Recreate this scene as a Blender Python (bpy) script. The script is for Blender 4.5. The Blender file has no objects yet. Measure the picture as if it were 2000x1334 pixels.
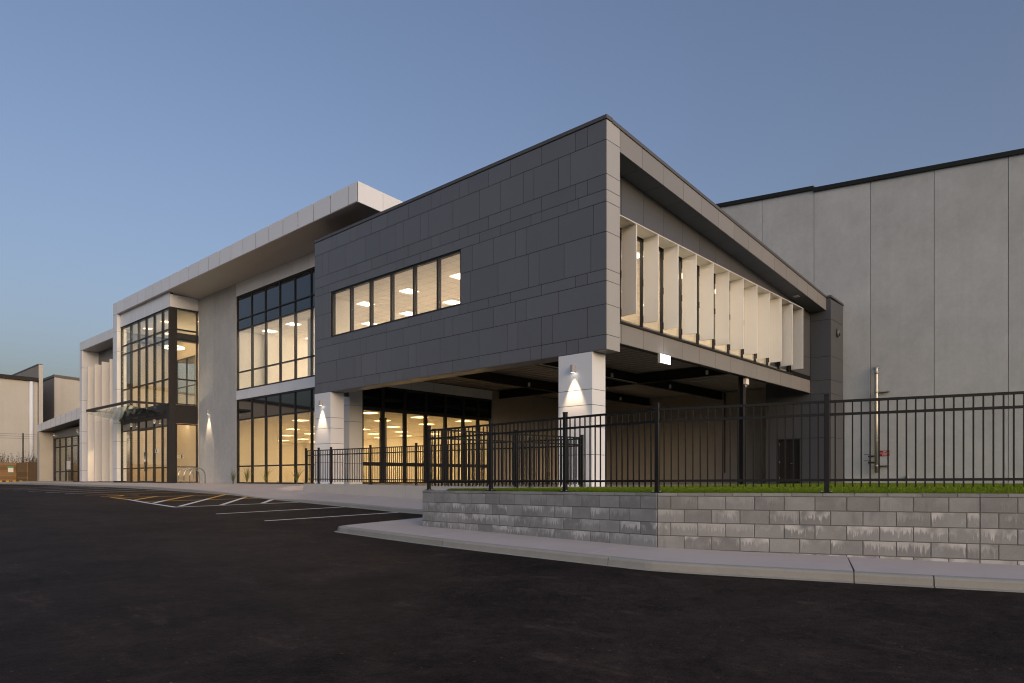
import bpy, bmesh, math, random
from mathutils import Vector
random.seed(7)
S = bpy.context.scene
COL = S.collection

# ------------------------------------------------------------------ camera, sky, sun, exposure
cd = bpy.data.cameras.new("camera")
cd.sensor_width = 36.0
cd.lens = 24.0
cd.shift_y = 0.134
cd.clip_start = 0.1
cd.clip_end = 2000
cam = bpy.data.objects.new("camera", cd)
COL.objects.link(cam)
cam.location = (-16.119, -11.123, 0.26)
cam.rotation_euler = (math.radians(90), 0, math.radians(-47.53))
S.camera = cam

SUN_EL, SUN_AZ = 9.0, 195.0          # degrees; azimuth clockwise from +Y
W = bpy.data.worlds.new("World")
S.world = W
W.use_nodes = True
wn, wl = W.node_tree.nodes, W.node_tree.links
wn.clear()
sky = wn.new("ShaderNodeTexSky")
sky.sky_type = 'NISHITA'
sky.sun_disc = False
sky.sun_elevation = math.radians(SUN_EL)
sky.sun_rotation = math.radians(SUN_AZ)
sky.altitude = 0
sky.air_density = 1.0
sky.dust_density = 6.5
sky.ozone_density = 1.0
bg = wn.new("ShaderNodeBackground")
bg.inputs["Strength"].default_value = 0.15
wo = wn.new("ShaderNodeOutputWorld")
tint = wn.new("ShaderNodeVectorMath")          # white balance of the photograph
tint.operation = 'MULTIPLY'
tint.inputs[1].default_value = (0.62, 0.605, 0.715)
wl.new(sky.outputs[0], tint.inputs[0])
wl.new(tint.outputs[0], bg.inputs[0])
wl.new(bg.outputs[0], wo.inputs[0])

sd = bpy.data.lights.new("sun", 'SUN')
sd.energy = 0.64
sd.angle = math.radians(150)
sd.color = (0.76, 0.90, 1.0)
sun = bpy.data.objects.new("sun", sd)
COL.objects.link(sun)
_az, _el = math.radians(SUN_AZ), math.radians(SUN_EL)
_d = Vector((math.sin(_az) * math.cos(_el), math.cos(_az) * math.cos(_el), math.sin(_el)))
sun.rotation_euler = _d.to_track_quat('Z', 'Y').to_euler()

S.view_settings.view_transform = 'Standard'
S.view_settings.look = 'None'
S.view_settings.exposure = 1.09
S.view_settings.gamma = 1.0
S.view_settings.use_curve_mapping = False
S.render.engine = 'CYCLES'
S.cycles.use_denoising = True
S.cycles.max_bounces = 8
S.cycles.diffuse_bounces = 5
S.cycles.glossy_bounces = 4
S.cycles.transparent_max_bounces = 16
S.cycles.caustics_reflective = False
S.cycles.caustics_refractive = False
S.cycles.sample_clamp_indirect = 4.0
S.cycles.sample_clamp_direct = 1.6
S.cycles.filter_width = 1.15

# ------------------------------------------------------------------ materials
def nt(name):
    m = bpy.data.materials.new(name)
    m.use_nodes = True
    n, l = m.node_tree.nodes, m.node_tree.links
    return m, n, l, n["Principled BSDF"]

def math_node(n, l, op, a, b=None, clamp=False):
    k = n.new("ShaderNodeMath")
    k.operation = op
    k.use_clamp = clamp
    for i, v in enumerate((a, b)):
        if v is None:
            continue
        if isinstance(v, (int, float)):
            k.inputs[i].default_value = v
        else:
            l.new(v, k.inputs[i])
    return k.outputs[0]

def noise(n, l, vec, scale, detail=4, rough=0.6):
    k = n.new("ShaderNodeTexNoise")
    k.inputs["Scale"].default_value = scale
    k.inputs["Detail"].default_value = detail
    k.inputs["Roughness"].default_value = rough
    l.new(vec, k.inputs["Vector"])
    return k.outputs["Fac"]

def coords(n, l, stretch=None, shift=True):
    tc = n.new("ShaderNodeTexCoord")
    oi = n.new("ShaderNodeObjectInfo")
    v = tc.outputs["Object"]
    if shift:
        mu = n.new("ShaderNodeVectorMath"); mu.operation = 'SCALE'
        mu.inputs[0].default_value = (37.0, 19.0, 53.0)
        l.new(oi.outputs["Random"], mu.inputs["Scale"])
        ad = n.new("ShaderNodeVectorMath"); ad.operation = 'ADD'
        l.new(v, ad.inputs[0]); l.new(mu.outputs[0], ad.inputs[1])
        v = ad.outputs[0]
    if stretch:
        mp = n.new("ShaderNodeVectorMath"); mp.operation = 'MULTIPLY'
        mp.inputs[1].default_value = stretch
        l.new(v, mp.inputs[0])
        v = mp.outputs[0]
    return v, oi, tc

def surf(name, base, rough=0.6, spec=0.3, metal=0.0, layers=((6, 0.12),), rand=0.0, bump=0.0, bscale=60, streak=0.0,
         rvar=0.0):
    m, n, l, p = nt(name)
    v, oi, tc = coords(n, l)
    val = None
    for sc, amt in layers:
        f = noise(n, l, v, sc)
        f = math_node(n, l, 'MULTIPLY', math_node(n, l, 'SUBTRACT', f, 0.5), amt * 2)
        val = f if val is None else math_node(n, l, 'ADD', val, f)
    if streak:
        v2, _, _ = coords(n, l, (3.0, 3.0, 0.15))
        f = math_node(n, l, 'MULTIPLY', math_node(n, l, 'SUBTRACT', noise(n, l, v2, 1.2, 5), 0.5), streak * 2)
        val = f if val is None else math_node(n, l, 'ADD', val, f)
    if rand:
        f = math_node(n, l, 'MULTIPLY', math_node(n, l, 'SUBTRACT', oi.outputs["Random"], 0.5), rand * 2)
        val = f if val is None else math_node(n, l, 'ADD', val, f)
    if val is not None:
        val = math_node(n, l, 'ADD', val, 1.0)
        sc = n.new("ShaderNodeVectorMath"); sc.operation = 'SCALE'
        sc.inputs[0].default_value = base
        l.new(val, sc.inputs["Scale"])
        l.new(sc.outputs[0], p.inputs["Base Color"])
    else:
        p.inputs["Base Color"].default_value = (*base, 1)
    p.inputs["Roughness"].default_value = rough
    if rvar:
        rr = math_node(n, l, 'ADD', math_node(n, l, 'MULTIPLY', noise(n, l, v, 3.0), rvar), rough - rvar / 2, True)
        l.new(rr, p.inputs["Roughness"])
    p.inputs["Specular IOR Level"].default_value = spec
    p.inputs["Metallic"].default_value = metal
    if bump:
        b = n.new("ShaderNodeBump")
        b.inputs["Strength"].default_value = bump
        b.inputs["Distance"].default_value = 0.01
        l.new(noise(n, l, v, bscale, 6, 0.7), b.inputs["Height"])
        l.new(b.outputs[0], p.inputs["Normal"])
    return m

def emis(name, col, strength):
    m, n, l, p = nt(name)
    p.inputs["Base Color"].default_value = (0.8, 0.8, 0.8, 1)
    p.inputs["Emission Color"].default_value = (*col, 1)
    p.inputs["Emission Strength"].default_value = strength
    return m

def glass(name, tint, f0=0.05, rough=0.0):
    m = bpy.data.materials.new(name)
    m.use_nodes = True
    n, l = m.node_tree.nodes, m.node_tree.links
    n.clear()
    o = n.new("ShaderNodeOutputMaterial")
    t = n.new("ShaderNodeBsdfTransparent"); t.inputs[0].default_value = (*tint, 1)
    g = n.new("ShaderNodeBsdfGlossy"); g.inputs["Roughness"].default_value = rough
    g.inputs[0].default_value = (0.95, 0.97, 1.0, 1)
    lw = n.new("ShaderNodeLayerWeight"); lw.inputs["Blend"].default_value = 0.5
    f = math_node(n, l, 'POWER', lw.outputs["Facing"], 5.0)
    f = math_node(n, l, 'ADD', math_node(n, l, 'MULTIPLY', f, 1 - f0), f0, True)
    mx = n.new("ShaderNodeMixShader")
    l.new(f, mx.inputs[0]); l.new(t.outputs[0], mx.inputs[1]); l.new(g.outputs[0], mx.inputs[2])
    l.new(mx.outputs[0], o.inputs[0])
    return m

M = {}
M['clad'] = surf("charcoal_cladding", (0.113, 0.123, 0.143), 0.42, 0.5, layers=((1.2, 0.07), (40, 0.05)), rand=0.06, bump=0.03, bscale=120)
M['cladl_shaded'] = surf("pale_grey_cladding_shaded", (0.205, 0.203, 0.205), 0.42, 0.45, layers=((1.2, 0.05), (40, 0.04)), rand=0.05, bump=0.03, bscale=120)  # shaded copy of pale cladding; light falloff on fascia and band in its colour
M['clad_shaded'] = surf("charcoal_cladding_shaded", (0.072, 0.077, 0.089), 0.45, 0.45, layers=((1.2, 0.06), (40, 0.05)), rand=0.05, bump=0.03, bscale=120)  # darker charcoal; shade on end pier and recess is put into its colour
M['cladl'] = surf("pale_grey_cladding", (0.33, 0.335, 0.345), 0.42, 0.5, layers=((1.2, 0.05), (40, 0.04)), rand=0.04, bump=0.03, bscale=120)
M['dark'] = surf("dark_backing", (0.012, 0.012, 0.013), 0.8, 0.1, layers=())
M['cap'] = surf("charcoal_flashing", (0.075, 0.072, 0.072), 0.4, 0.5, layers=((2, 0.05),))
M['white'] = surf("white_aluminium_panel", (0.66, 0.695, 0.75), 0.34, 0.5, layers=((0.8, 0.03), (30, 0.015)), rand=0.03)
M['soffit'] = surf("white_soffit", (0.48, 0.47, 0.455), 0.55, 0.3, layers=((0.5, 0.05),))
M['fin'] = surf("white_fin", (0.70, 0.69, 0.67), 0.4, 0.4, layers=((1.5, 0.04),), rand=0.02)
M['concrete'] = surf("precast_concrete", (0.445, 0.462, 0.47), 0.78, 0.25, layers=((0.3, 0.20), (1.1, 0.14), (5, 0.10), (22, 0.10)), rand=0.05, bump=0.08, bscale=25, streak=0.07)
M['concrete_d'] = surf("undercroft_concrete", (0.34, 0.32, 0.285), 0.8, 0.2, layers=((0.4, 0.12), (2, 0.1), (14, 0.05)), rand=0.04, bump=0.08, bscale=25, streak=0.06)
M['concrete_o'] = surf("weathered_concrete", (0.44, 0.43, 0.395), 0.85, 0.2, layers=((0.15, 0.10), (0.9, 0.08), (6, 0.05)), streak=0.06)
M['concrete_os'] = surf("dark_streaked_concrete", (0.26, 0.25, 0.235), 0.85, 0.2, layers=((0.15, 0.10), (0.9, 0.08)), streak=0.12)  # darker, more streaked concrete for the neighbours' side walls
M['upstand'] = surf("pale_concrete", (0.46, 0.445, 0.42), 0.8, 0.25, layers=((0.6, 0.06), (3, 0.06), (20, 0.03)), bump=0.06, bscale=30, streak=0.05)
M['paving'] = surf("footpath_concrete", (0.405, 0.368, 0.370), 0.75, 0.25, layers=((0.45, 0.12), (3, 0.07), (80, 0.10)), bump=0.10, bscale=120, rvar=0.2)
M['kerb'] = surf("kerb_concrete", (0.26, 0.26, 0.245), 0.75, 0.25, layers=((1.2, 0.12), (7, 0.12), (60, 0.10)), bump=0.12, bscale=80, rand=0.04)
M['mortar'] = surf("mortar", (0.13, 0.127, 0.12), 0.9, 0.1, layers=((8, 0.1),))
M['fence'] = surf("black_powder_coat", (0.008, 0.0075, 0.0075), 0.42, 0.28, layers=((8, 0.1),))
M['frame'] = surf("charcoal_window_frame", (0.022, 0.022, 0.024), 0.5, 0.25, layers=((4, 0.05),))
M['steel'] = surf("dark_steel", (0.014, 0.013, 0.013), 0.6, 0.3, layers=((2, 0.1),))
M['deck'] = surf("metal_deck", (0.36, 0.34, 0.31), 0.45, 0.5, metal=0.3, layers=((0.7, 0.1),))
M['galv'] = surf("galvanised_steel", (0.46, 0.455, 0.44), 0.40, 0.5, metal=0.85, layers=((14, 0.10),))
M['stainless'] = surf("stainless_steel", (0.50, 0.49, 0.47), 0.2, 0.5, metal=1.0, layers=())
M['greyp'] = surf("grey_plastic", (0.45, 0.45, 0.44), 0.5, 0.4, layers=())
M['lampm'] = surf("silver_lamp_housing", (0.42, 0.42, 0.43), 0.35, 0.5, metal=0.4, layers=())
M['wall'] = surf("painted_plasterboard", (0.72, 0.69, 0.63), 0.7, 0.2, layers=((0.4, 0.03),))
M['wallw'] = surf("warm_lobby_wall", (0.55, 0.47, 0.36), 0.7, 0.2, layers=((0.6, 0.05),))
M['ceil'] = surf("ceiling_tile", (0.72, 0.69, 0.64), 0.8, 0.2, layers=((2, 0.03),))
M['floor'] = surf("office_carpet", (0.36, 0.33, 0.29), 0.9, 0.1, layers=((3, 0.1),))
M['slab'] = surf("slab_concrete", (0.30, 0.28, 0.255), 0.75, 0.25, layers=((0.4, 0.12), (4, 0.08), (60, 0.06)), bump=0.06, bscale=70)
M['glass'] = glass("window_glass", (0.90, 0.92, 0.90), 0.06)
M['glassc'] = glass("canopy_glass", (0.72, 0.80, 0.77), 0.09)
M['spandrel'] = surf("spandrel_glass", (0.012, 0.015, 0.019), 0.03, 1.0, layers=())
M['led_up'] = emis("upper_led_panel", (1.0, 0.77, 0.57), 54.0)
M['led_gf'] = emis("ground_led_panel", (1.0, 0.63, 0.27), 33.0)
M['led_lob'] = emis("lobby_lamp", (1.0, 0.70, 0.40), 70.0)
M['led_ring'] = emis("ring_lamp", (1.0, 0.84, 0.60), 34.0)
M['led_flood'] = emis("floodlight_lens", (1.0, 0.98, 0.95), 22.0)
M['led_spot'] = emis("spot_lens", (1.0, 0.90, 0.75), 10.0)
M['paint_w'] = surf("white_road_paint", (0.62, 0.62, 0.64), 0.7, 0.3, layers=((3, 0.12), (40, 0.12)))
M['paint_y'] = surf("yellow_road_paint", (0.62, 0.33, 0.035), 0.7, 0.3, layers=((3, 0.12), (40, 0.12)))
M['yellow'] = surf("yellow_rubber", (0.70, 0.36, 0.02), 0.6, 0.3, layers=())
M['rubber'] = surf("black_rubber", (0.015, 0.015, 0.015), 0.7, 0.3, layers=())
M['pipe_r'] = surf("rust_brown_pipe", (0.10, 0.055, 0.04), 0.6, 0.3, layers=((6, 0.2),))
M['red'] = surf("red_sign", (0.30, 0.010, 0.016), 0.5, 0.4, layers=())
M['signw'] = surf("white_sign", (0.78, 0.76, 0.72), 0.5, 0.3, layers=())
M['signg'] = surf("green_sign", (0.10, 0.30, 0.16), 0.5, 0.3, layers=())
M['signb'] = surf("blue_sign", (0.03, 0.07, 0.20), 0.5, 0.3, layers=())
M['leaf'] = surf("strappy_leaf", (0.12, 0.14, 0.05), 0.5, 0.4, layers=((5, 0.2),), rand=0.2)
M['weed'] = surf("dry_weed", (0.06, 0.05, 0.035), 0.8, 0.2, layers=((5, 0.25),))
M['turf'] = surf("turf_thatch", (0.075, 0.10, 0.018), 0.95, 0.05, layers=((3, 0.25), (40, 0.3)))
M['soil'] = surf("bare_soil", (0.10, 0.075, 0.05), 0.9, 0.1, layers=((3, 0.2),))

def timber():
    m, n, l, p = nt("treated_timber")
    v, oi, tc = coords(n, l, (1.2, 1.2, 26))
    f = noise(n, l, v, 3, 6)
    r = n.new("ShaderNodeValToRGB")
    r.color_ramp.elements[0].position = 0.3; r.color_ramp.elements[0].color = (0.15, 0.088, 0.036, 1)
    r.color_ramp.elements[1].position = 0.75; r.color_ramp.elements[1].color = (0.31, 0.19, 0.085, 1)
    l.new(math_node(n, l, 'ADD', f, math_node(n, l, 'MULTIPLY', math_node(n, l, 'SUBTRACT', oi.outputs["Random"], 0.5), 0.3)), r.inputs[0])
    l.new(r.outputs[0], p.inputs["Base Color"])
    p.inputs["Roughness"].default_value = 0.8
    return m
M['timber'] = timber()

def asphalt():
    m, n, l, p = nt("fresh_asphalt")
    tc = n.new("ShaderNodeTexCoord")
    v = tc.outputs["Object"]
    def term(scale, detail, rough, amt):
        return math_node(n, l, 'MULTIPLY', math_node(n, l, 'SUBTRACT', noise(n, l, v, scale, detail, rough), 0.5), amt)
    vo = n.new("ShaderNodeTexVoronoi"); vo.inputs["Scale"].default_value = 70
    l.new(v, vo.inputs["Vector"])
    x = math_node(n, l, 'ADD', term(0.22, 4, 0.6, 2.2), term(1.1, 9, 0.78, 3.6))
    x = math_node(n, l, 'ADD', x, term(9.0, 7, 0.8, 3.0))
    x = math_node(n, l, 'ADD', x, term(60.0, 4, 0.85, 3.6))
    x = math_node(n, l, 'ADD', x, 1.0)
    # worn, scuffed patches
    st = n.new("ShaderNodeVectorMath"); st.operation = 'MULTIPLY'; st.inputs[1].default_value = (1.0, 0.35, 1)
    l.new(v, st.inputs[0])
    sc = noise(n, l, st.outputs[0], 2.2, 10, 0.82)
    sc = math_node(n, l, 'MULTIPLY', math_node(n, l, 'SUBTRACT', sc, 0.565, True), 10.0, True)
    x = math_node(n, l, 'ADD', x, math_node(n, l, 'MULTIPLY', sc, 1.5))
    x = math_node(n, l, 'MAXIMUM', x, 0.25)
    vf = n.new("ShaderNodeTexVoronoi"); vf.inputs["Scale"].default_value = 16
    l.new(v, vf.inputs["Vector"])
    keep = math_node(n, l, 'GREATER_THAN', math_node(n, l, 'FRACT', math_node(n, l, 'MULTIPLY', noise(n, l, vf.outputs["Position"], 3.1, 0), 37.0)), 0.93)
    fl = math_node(n, l, 'MULTIPLY', math_node(n, l, 'LESS_THAN', vf.outputs["Distance"], 0.16), keep)
    x = math_node(n, l, 'ADD', x, math_node(n, l, 'MULTIPLY', fl, 3.5))
    s = n.new("ShaderNodeVectorMath"); s.operation = 'SCALE'; s.inputs[0].default_value = (0.0178, 0.0123, 0.0107)
    l.new(x, s.inputs["Scale"])
    l.new(s.outputs[0], p.inputs["Base Color"])
    p.inputs["Roughness"].default_value = 0.78
    p.inputs["Specular IOR Level"].default_value = 0.10
    b = n.new("ShaderNodeBump"); b.inputs["Strength"].default_value = 0.5; b.inputs["Distance"].default_value = 0.006
    l.new(vo.outputs["Distance"], b.inputs["Height"]); l.new(b.outputs[0], p.inputs["Normal"])
    return m
M['asphalt'] = asphalt()

def blockmat():
    m, n, l, p = nt("concrete_block")
    v, oi, tc = coords(n, l)
    a = noise(n, l, v, 5, 5)
    b = noise(n, l, v, 110, 3, 0.8)
    x = math_node(n, l, 'MULTIPLY', math_node(n, l, 'SUBTRACT', a, 0.5), 0.45)
    x = math_node(n, l, 'ADD', x, math_node(n, l, 'MULTIPLY', math_node(n, l, 'SUBTRACT', b, 0.5), 0.35))
    x = math_node(n, l, 'ADD', x, math_node(n, l, 'MULTIPLY', math_node(n, l, 'SUBTRACT', oi.outputs["Random"], 0.5), 0.34))
    x = math_node(n, l, 'ADD', x, 1.0)
    s = n.new("ShaderNodeVectorMath"); s.operation = 'SCALE'; s.inputs[0].default_value = (0.238, 0.245, 0.25)
    l.new(x, s.inputs["Scale"])
    # lime bloom running down from the bed joint above
    sp = n.new("ShaderNodeSeparateXYZ"); l.new(tc.outputs["Object"], sp.inputs[0])
    v2, _, _ = coords(n, l, (1, 1, 0.10))
    drip = noise(n, l, v2, 42, 3, 0.6)
    reach = math_node(n, l, 'MULTIPLY', math_node(n, l, 'POWER', drip, 2.0), 0.40)
    top = math_node(n, l, 'SUBTRACT', 0.095, sp.outputs["Z"])
    k = math_node(n, l, 'MULTIPLY', math_node(n, l, 'SUBTRACT', reach, top), 24.0, True)
    patch = noise(n, l, v, 3.2, 2)
    patch = math_node(n, l, 'MULTIPLY', math_node(n, l, 'SUBTRACT', patch, 0.40, True), 6.0, True)
    k = math_node(n, l, 'MULTIPLY', math_node(n, l, 'MULTIPLY', k, patch), 0.8, True)
    at = n.new("ShaderNodeAttribute"); at.attribute_type = 'OBJECT'; at.attribute_name = "bloom"
    k = math_node(n, l, 'MULTIPLY', k, at.outputs["Fac"], True)
    mx = n.new("ShaderNodeMix"); mx.data_type = 'RGBA'
    l.new(k, mx.inputs["Factor"]); l.new(s.outputs[0], mx.inputs["A"])
    mx.inputs["B"].default_value = (0.56, 0.57, 0.58, 1)
    # damp run marks
    v3, _, _ = coords(n, l, (1, 1, 0.2))
    dk = math_node(n, l, 'MULTIPLY', math_node(n, l, 'SUBTRACT', noise(n, l, v3, 4.0, 4), 0.60, True), 3.0, True)
    mx2 = n.new("ShaderNodeMix"); mx2.data_type = 'RGBA'
    l.new(dk, mx2.inputs["Factor"]); l.new(mx.outputs["Result"], mx2.inputs["A"])
    mx2.inputs["B"].default_value = (0.09, 0.088, 0.082, 1)
    l.new(mx2.outputs["Result"], p.inputs["Base Color"])
    p.inputs["Roughness"].default_value = 0.88
    p.inputs["Specular IOR Level"].default_value = 0.2
    bp = n.new("ShaderNodeBump"); bp.inputs["Strength"].default_value = 0.8; bp.inputs["Distance"].default_value = 0.008
    l.new(noise(n, l, v, 70, 6, 0.85), bp.inputs["Height"]); l.new(bp.outputs[0], p.inputs["Normal"])
    return m
M['block'] = blockmat()

def grassmat():
    m, n, l, p = nt("lawn_grass")
    tc = n.new("ShaderNodeTexCoord")
    f = noise(n, l, tc.outputs["Object"], 1.5, 5)
    f2 = noise(n, l, tc.outputs["Object"], 35, 2)
    r = n.new("ShaderNodeValToRGB")
    r.color_ramp.elements[0].position = 0.3; r.color_ramp.elements[0].color = (0.075, 0.135, 0.010, 1)
    r.color_ramp.elements[1].position = 0.75; r.color_ramp.elements[1].color = (0.15, 0.21, 0.018, 1)
    l.new(math_node(n, l, 'ADD', math_node(n, l, 'MULTIPLY', f, 0.5), math_node(n, l, 'MULTIPLY', f2, 0.5)), r.inputs[0])
    l.new(r.outputs[0], p.inputs["Base Color"])
    p.inputs["Roughness"].default_value = 0.8
    p.inputs["Specular IOR Level"].default_value = 0.1
    return m
M['grass'] = grassmat()

# ------------------------------------------------------------------ object helpers
POS = {}

def mesh(verts, faces, m, smooth=False):
    me = bpy.data.meshes.new("m")
    me.from_pydata([tuple(v) for v in verts], [], faces)
    if m is not None:
        me.materials.append(m)
    if smooth:
        for p in me.polygons:
            p.use_smooth = True
    me.update()
    return me

def put(name, me, loc, parent=None, rz=0.0, kind=None):
    o = bpy.data.objects.new(name, me)
    COL.objects.link(o)
    w = Vector(loc)
    POS[o.name] = w
    if parent is not None:
        o.parent = parent
        o.location = w - POS[parent.name]
    else:
        o.location = w
    o.rotation_euler = (0, 0, rz)
    if me is not None:
        me.name = name
    if kind:
        o["kind"] = kind
    return o

def tag(o, label, cat, group=None):
    o["label"] = label
    o["category"] = cat
    if group:
        o["group"] = group
    return o

def thing(name, loc, label, cat, group=None):
    return tag(put(name, None, loc), label, cat, group)

BOXC = {}
def boxmesh(sx, sy, sz, m, ch=0.0):
    key = (round(sx, 4), round(sy, 4), round(sz, 4), m.name, ch)
    if key in BOXC:
        return BOXC[key]
    hx, hy, hz = sx / 2, sy / 2, sz / 2
    if not ch:
        v = [(x, y, z) for x in (-hx, hx) for y in (-hy, hy) for z in (-hz, hz)]
        f = [(0, 1, 3, 2), (4, 6, 7, 5), (0, 4, 5, 1), (2, 3, 7, 6), (0, 2, 6, 4), (1, 5, 7, 3)]
        me = mesh(v, f, m)
    else:
        bm = bmesh.new()
        bmesh.ops.create_cube(bm, size=1.0)
        bmesh.ops.scale(bm, vec=(sx, sy, sz), verts=bm.verts)
        bmesh.ops.bevel(bm, geom=list(bm.edges), offset=ch, segments=1, affect='EDGES')
        me = bpy.data.meshes.new("m")
        bm.to_mesh(me); bm.free()
        me.materials.append(m)
    BOXC[key] = me
    return me

def box(name, a, b, m, parent=None, ch=0.0, kind=None):
    a, b = [min(p, q) for p, q in zip(a, b)], [max(p, q) for p, q in zip(a, b)]
    s = [q - p for p, q in zip(a, b)]
    c = [(p + q) / 2 for p, q in zip(a, b)]
    return put(name, boxmesh(*s, M[m] if isinstance(m, str) else m, ch), c, parent, kind=kind)

def multibox(boxes):
    v, f = [], []
    for a, b in boxes:
        i = len(v)
        v += [(x, y, z) for x in (a[0], b[0]) for y in (a[1], b[1]) for z in (a[2], b[2])]
        f += [tuple(i + k for k in q) for q in ((0, 1, 3, 2), (4, 6, 7, 5), (0, 4, 5, 1), (2, 3, 7, 6), (0, 2, 6, 4), (1, 5, 7, 3))]
    return v, f

def fixn(me):
    bm = bmesh.new(); bm.from_mesh(me)
    bmesh.ops.recalc_face_normals(bm, faces=bm.faces)
    bm.to_mesh(me); bm.free()
    return me

def joined(name, boxes, m, parent=None, kind=None):
    c = [sum((a[i] + b[i]) / 2 for a, b in boxes) / len(boxes) for i in range(3)]
    bx = [([p - q for p, q in zip(a, c)], [p - q for p, q in zip(b, c)]) for a, b in boxes]
    v, f = multibox(bx)
    return put(name, fixn(mesh(v, f, M[m])), c, parent, kind=kind)

def poly_prism(name, pts, axis, c0, c1, m, parent=None, kind=None):
    """A polygon extruded along an axis: axis 'y' -> pts are (x, z); 'x' -> (y, z); 'z' -> (x, y)."""
    n = len(pts)
    def P(p, c):
        return {'y': (p[0], c, p[1]), 'x': (c, p[0], p[1]), 'z': (p[0], p[1], c)}[axis]
    v = [P(p, c0) for p in pts] + [P(p, c1) for p in pts]
    cen = [sum(q[i] for q in v) / len(v) for i in range(3)]
    v = [[q[i] - cen[i] for i in range(3)] for q in v]
    f = [tuple(range(n)), tuple(range(2 * n - 1, n - 1, -1))]
    f += [(i, i + n, (i + 1) % n + n, (i + 1) % n) for i in range(n)]
    return put(name, fixn(mesh(v, f, M[m])), cen, parent, kind=kind)

def tube_geo(path, r, seg=10, closed=False):
    v, f = [], []
    n = len(path)
    up0 = None
    for i, p in enumerate(path):
        p = Vector(p)
        if closed:
            t = Vector(path[(i + 1) % n]) - Vector(path[i - 1])
        else:
            t = Vector(path[min(i + 1, n - 1)]) - Vector(path[max(i - 1, 0)])
        t.normalize()
        ref = Vector((0, 0, 1)) if abs(t.z) < 0.9 else Vector((1, 0, 0))
        if up0 is None:
            a = t.cross(ref).normalized()
        else:
            a = (up0 - t * up0.dot(t)).normalized()
        up0 = a
        b = t.cross(a)
        rr = r[i] if isinstance(r, (list, tuple)) else r
        for k in range(seg):
            w = 2 * math.pi * k / seg
            v.append(p + a * (math.cos(w) * rr) + b * (math.sin(w) * rr))
    m = n if closed else n - 1
    for i in range(m):
        for k in range(seg):
            j = (i + 1) % n
            f.append((i * seg + k, i * seg + (k + 1) % seg, j * seg + (k + 1) % seg, j * seg + k))
    if not closed:
        f.append(tuple(range(seg - 1, -1, -1)))
        f.append(tuple((n - 1) * seg + k for k in range(seg)))
    return v, f

def tube(name, path, r, m, parent=None, seg=10, closed=False):
    c = Vector((sum(p[0] for p in path), sum(p[1] for p in path), sum(p[2] for p in path))) / len(path)
    v, f = tube_geo([Vector(p) - c for p in path], r, seg, closed)
    return put(name, fixn(mesh(v, f, M[m], True)), c, parent)

def lerp(a, b, t):
    return a + (b - a) * t

def interp(x, xs, ys):
    if x <= xs[0]:
        return ys[0]
    for i in range(len(xs) - 1):
        if x <= xs[i + 1]:
            return lerp(ys[i], ys[i + 1], (x - xs[i]) / (xs[i + 1] - xs[i]))
    return ys[-1]

# ------------------------------------------------------------------ ground
GY = [-40, -9, 4.3, 16, 30, 44, 60, 200]
GZ = [-1.0, -.83, -.68, -.40, -.22, -.10, -.06, -.02]
def gz(x, y):
    b = interp(y, GY, GZ)
    dx = -3.3 - x
    if dx < 0:
        return min(b + .03 * min(-dx, 3.3), -0.03)
    s = .035 if y < 14 else (.025 if y > 18 else lerp(.035, .025, (y - 14) / 4))
    return b - (s * min(dx, 5) + .008 * max(0, min(dx - 5, 12)))

def axis_steps(lo, hi, fine_lo, fine_hi, step):
    xs = [lo, lo * 0.6 + fine_lo * 0.4, lo * 0.25 + fine_lo * 0.75]
    x = fine_lo
    while x < fine_hi:
        xs.append(x); x += step
    xs += [fine_hi, hi * 0.25 + fine_hi * 0.75, hi * 0.6 + fine_hi * 0.4, hi]
    return xs
gx = axis_steps(-500, 600, -40, 4, 0.5)
gy = axis_steps(-500, 600, -30, 80, 0.5)
v = [(x, y, gz(x, y)) for x in gx for y in gy]
ny = len(gy)
f = [(i * ny + j, (i + 1) * ny + j, (i + 1) * ny + j + 1, i * ny + j + 1) for i in range(len(gx) - 1) for j in range(ny - 1)]
asph = put("asphalt", mesh(v, f, M['asphalt'], True), (0, 0, 0), kind='structure')

def strip(name, pts, width, m, parent, off=0.004):
    """A painted line of given width over the asphalt, following it."""
    v, f = [], []
    P = []
    for i in range(len(pts) - 1):
        a, b = Vector(pts[i]), Vector(pts[i + 1])
        n = max(1, int((b - a).length / 0.4))
        for k in range(n):
            P.append(a.lerp(b, k / n))
    P.append(Vector(pts[-1]))
    for i, p in enumerate(P):
        t = (P[min(i + 1, len(P) - 1)] - P[max(i - 1, 0)]).normalized()
        nrm = Vector((-t.y, t.x)) * width / 2
        for q in (p + nrm, p - nrm):
            v.append((q.x, q.y, gz(q.x, q.y) + off))
    f = [(2 * i, 2 * i + 1, 2 * i + 3, 2 * i + 2) for i in range(len(P) - 1)]
    return put(name, mesh(v, f, M[m]), (0, 0, 0), parent)

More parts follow.
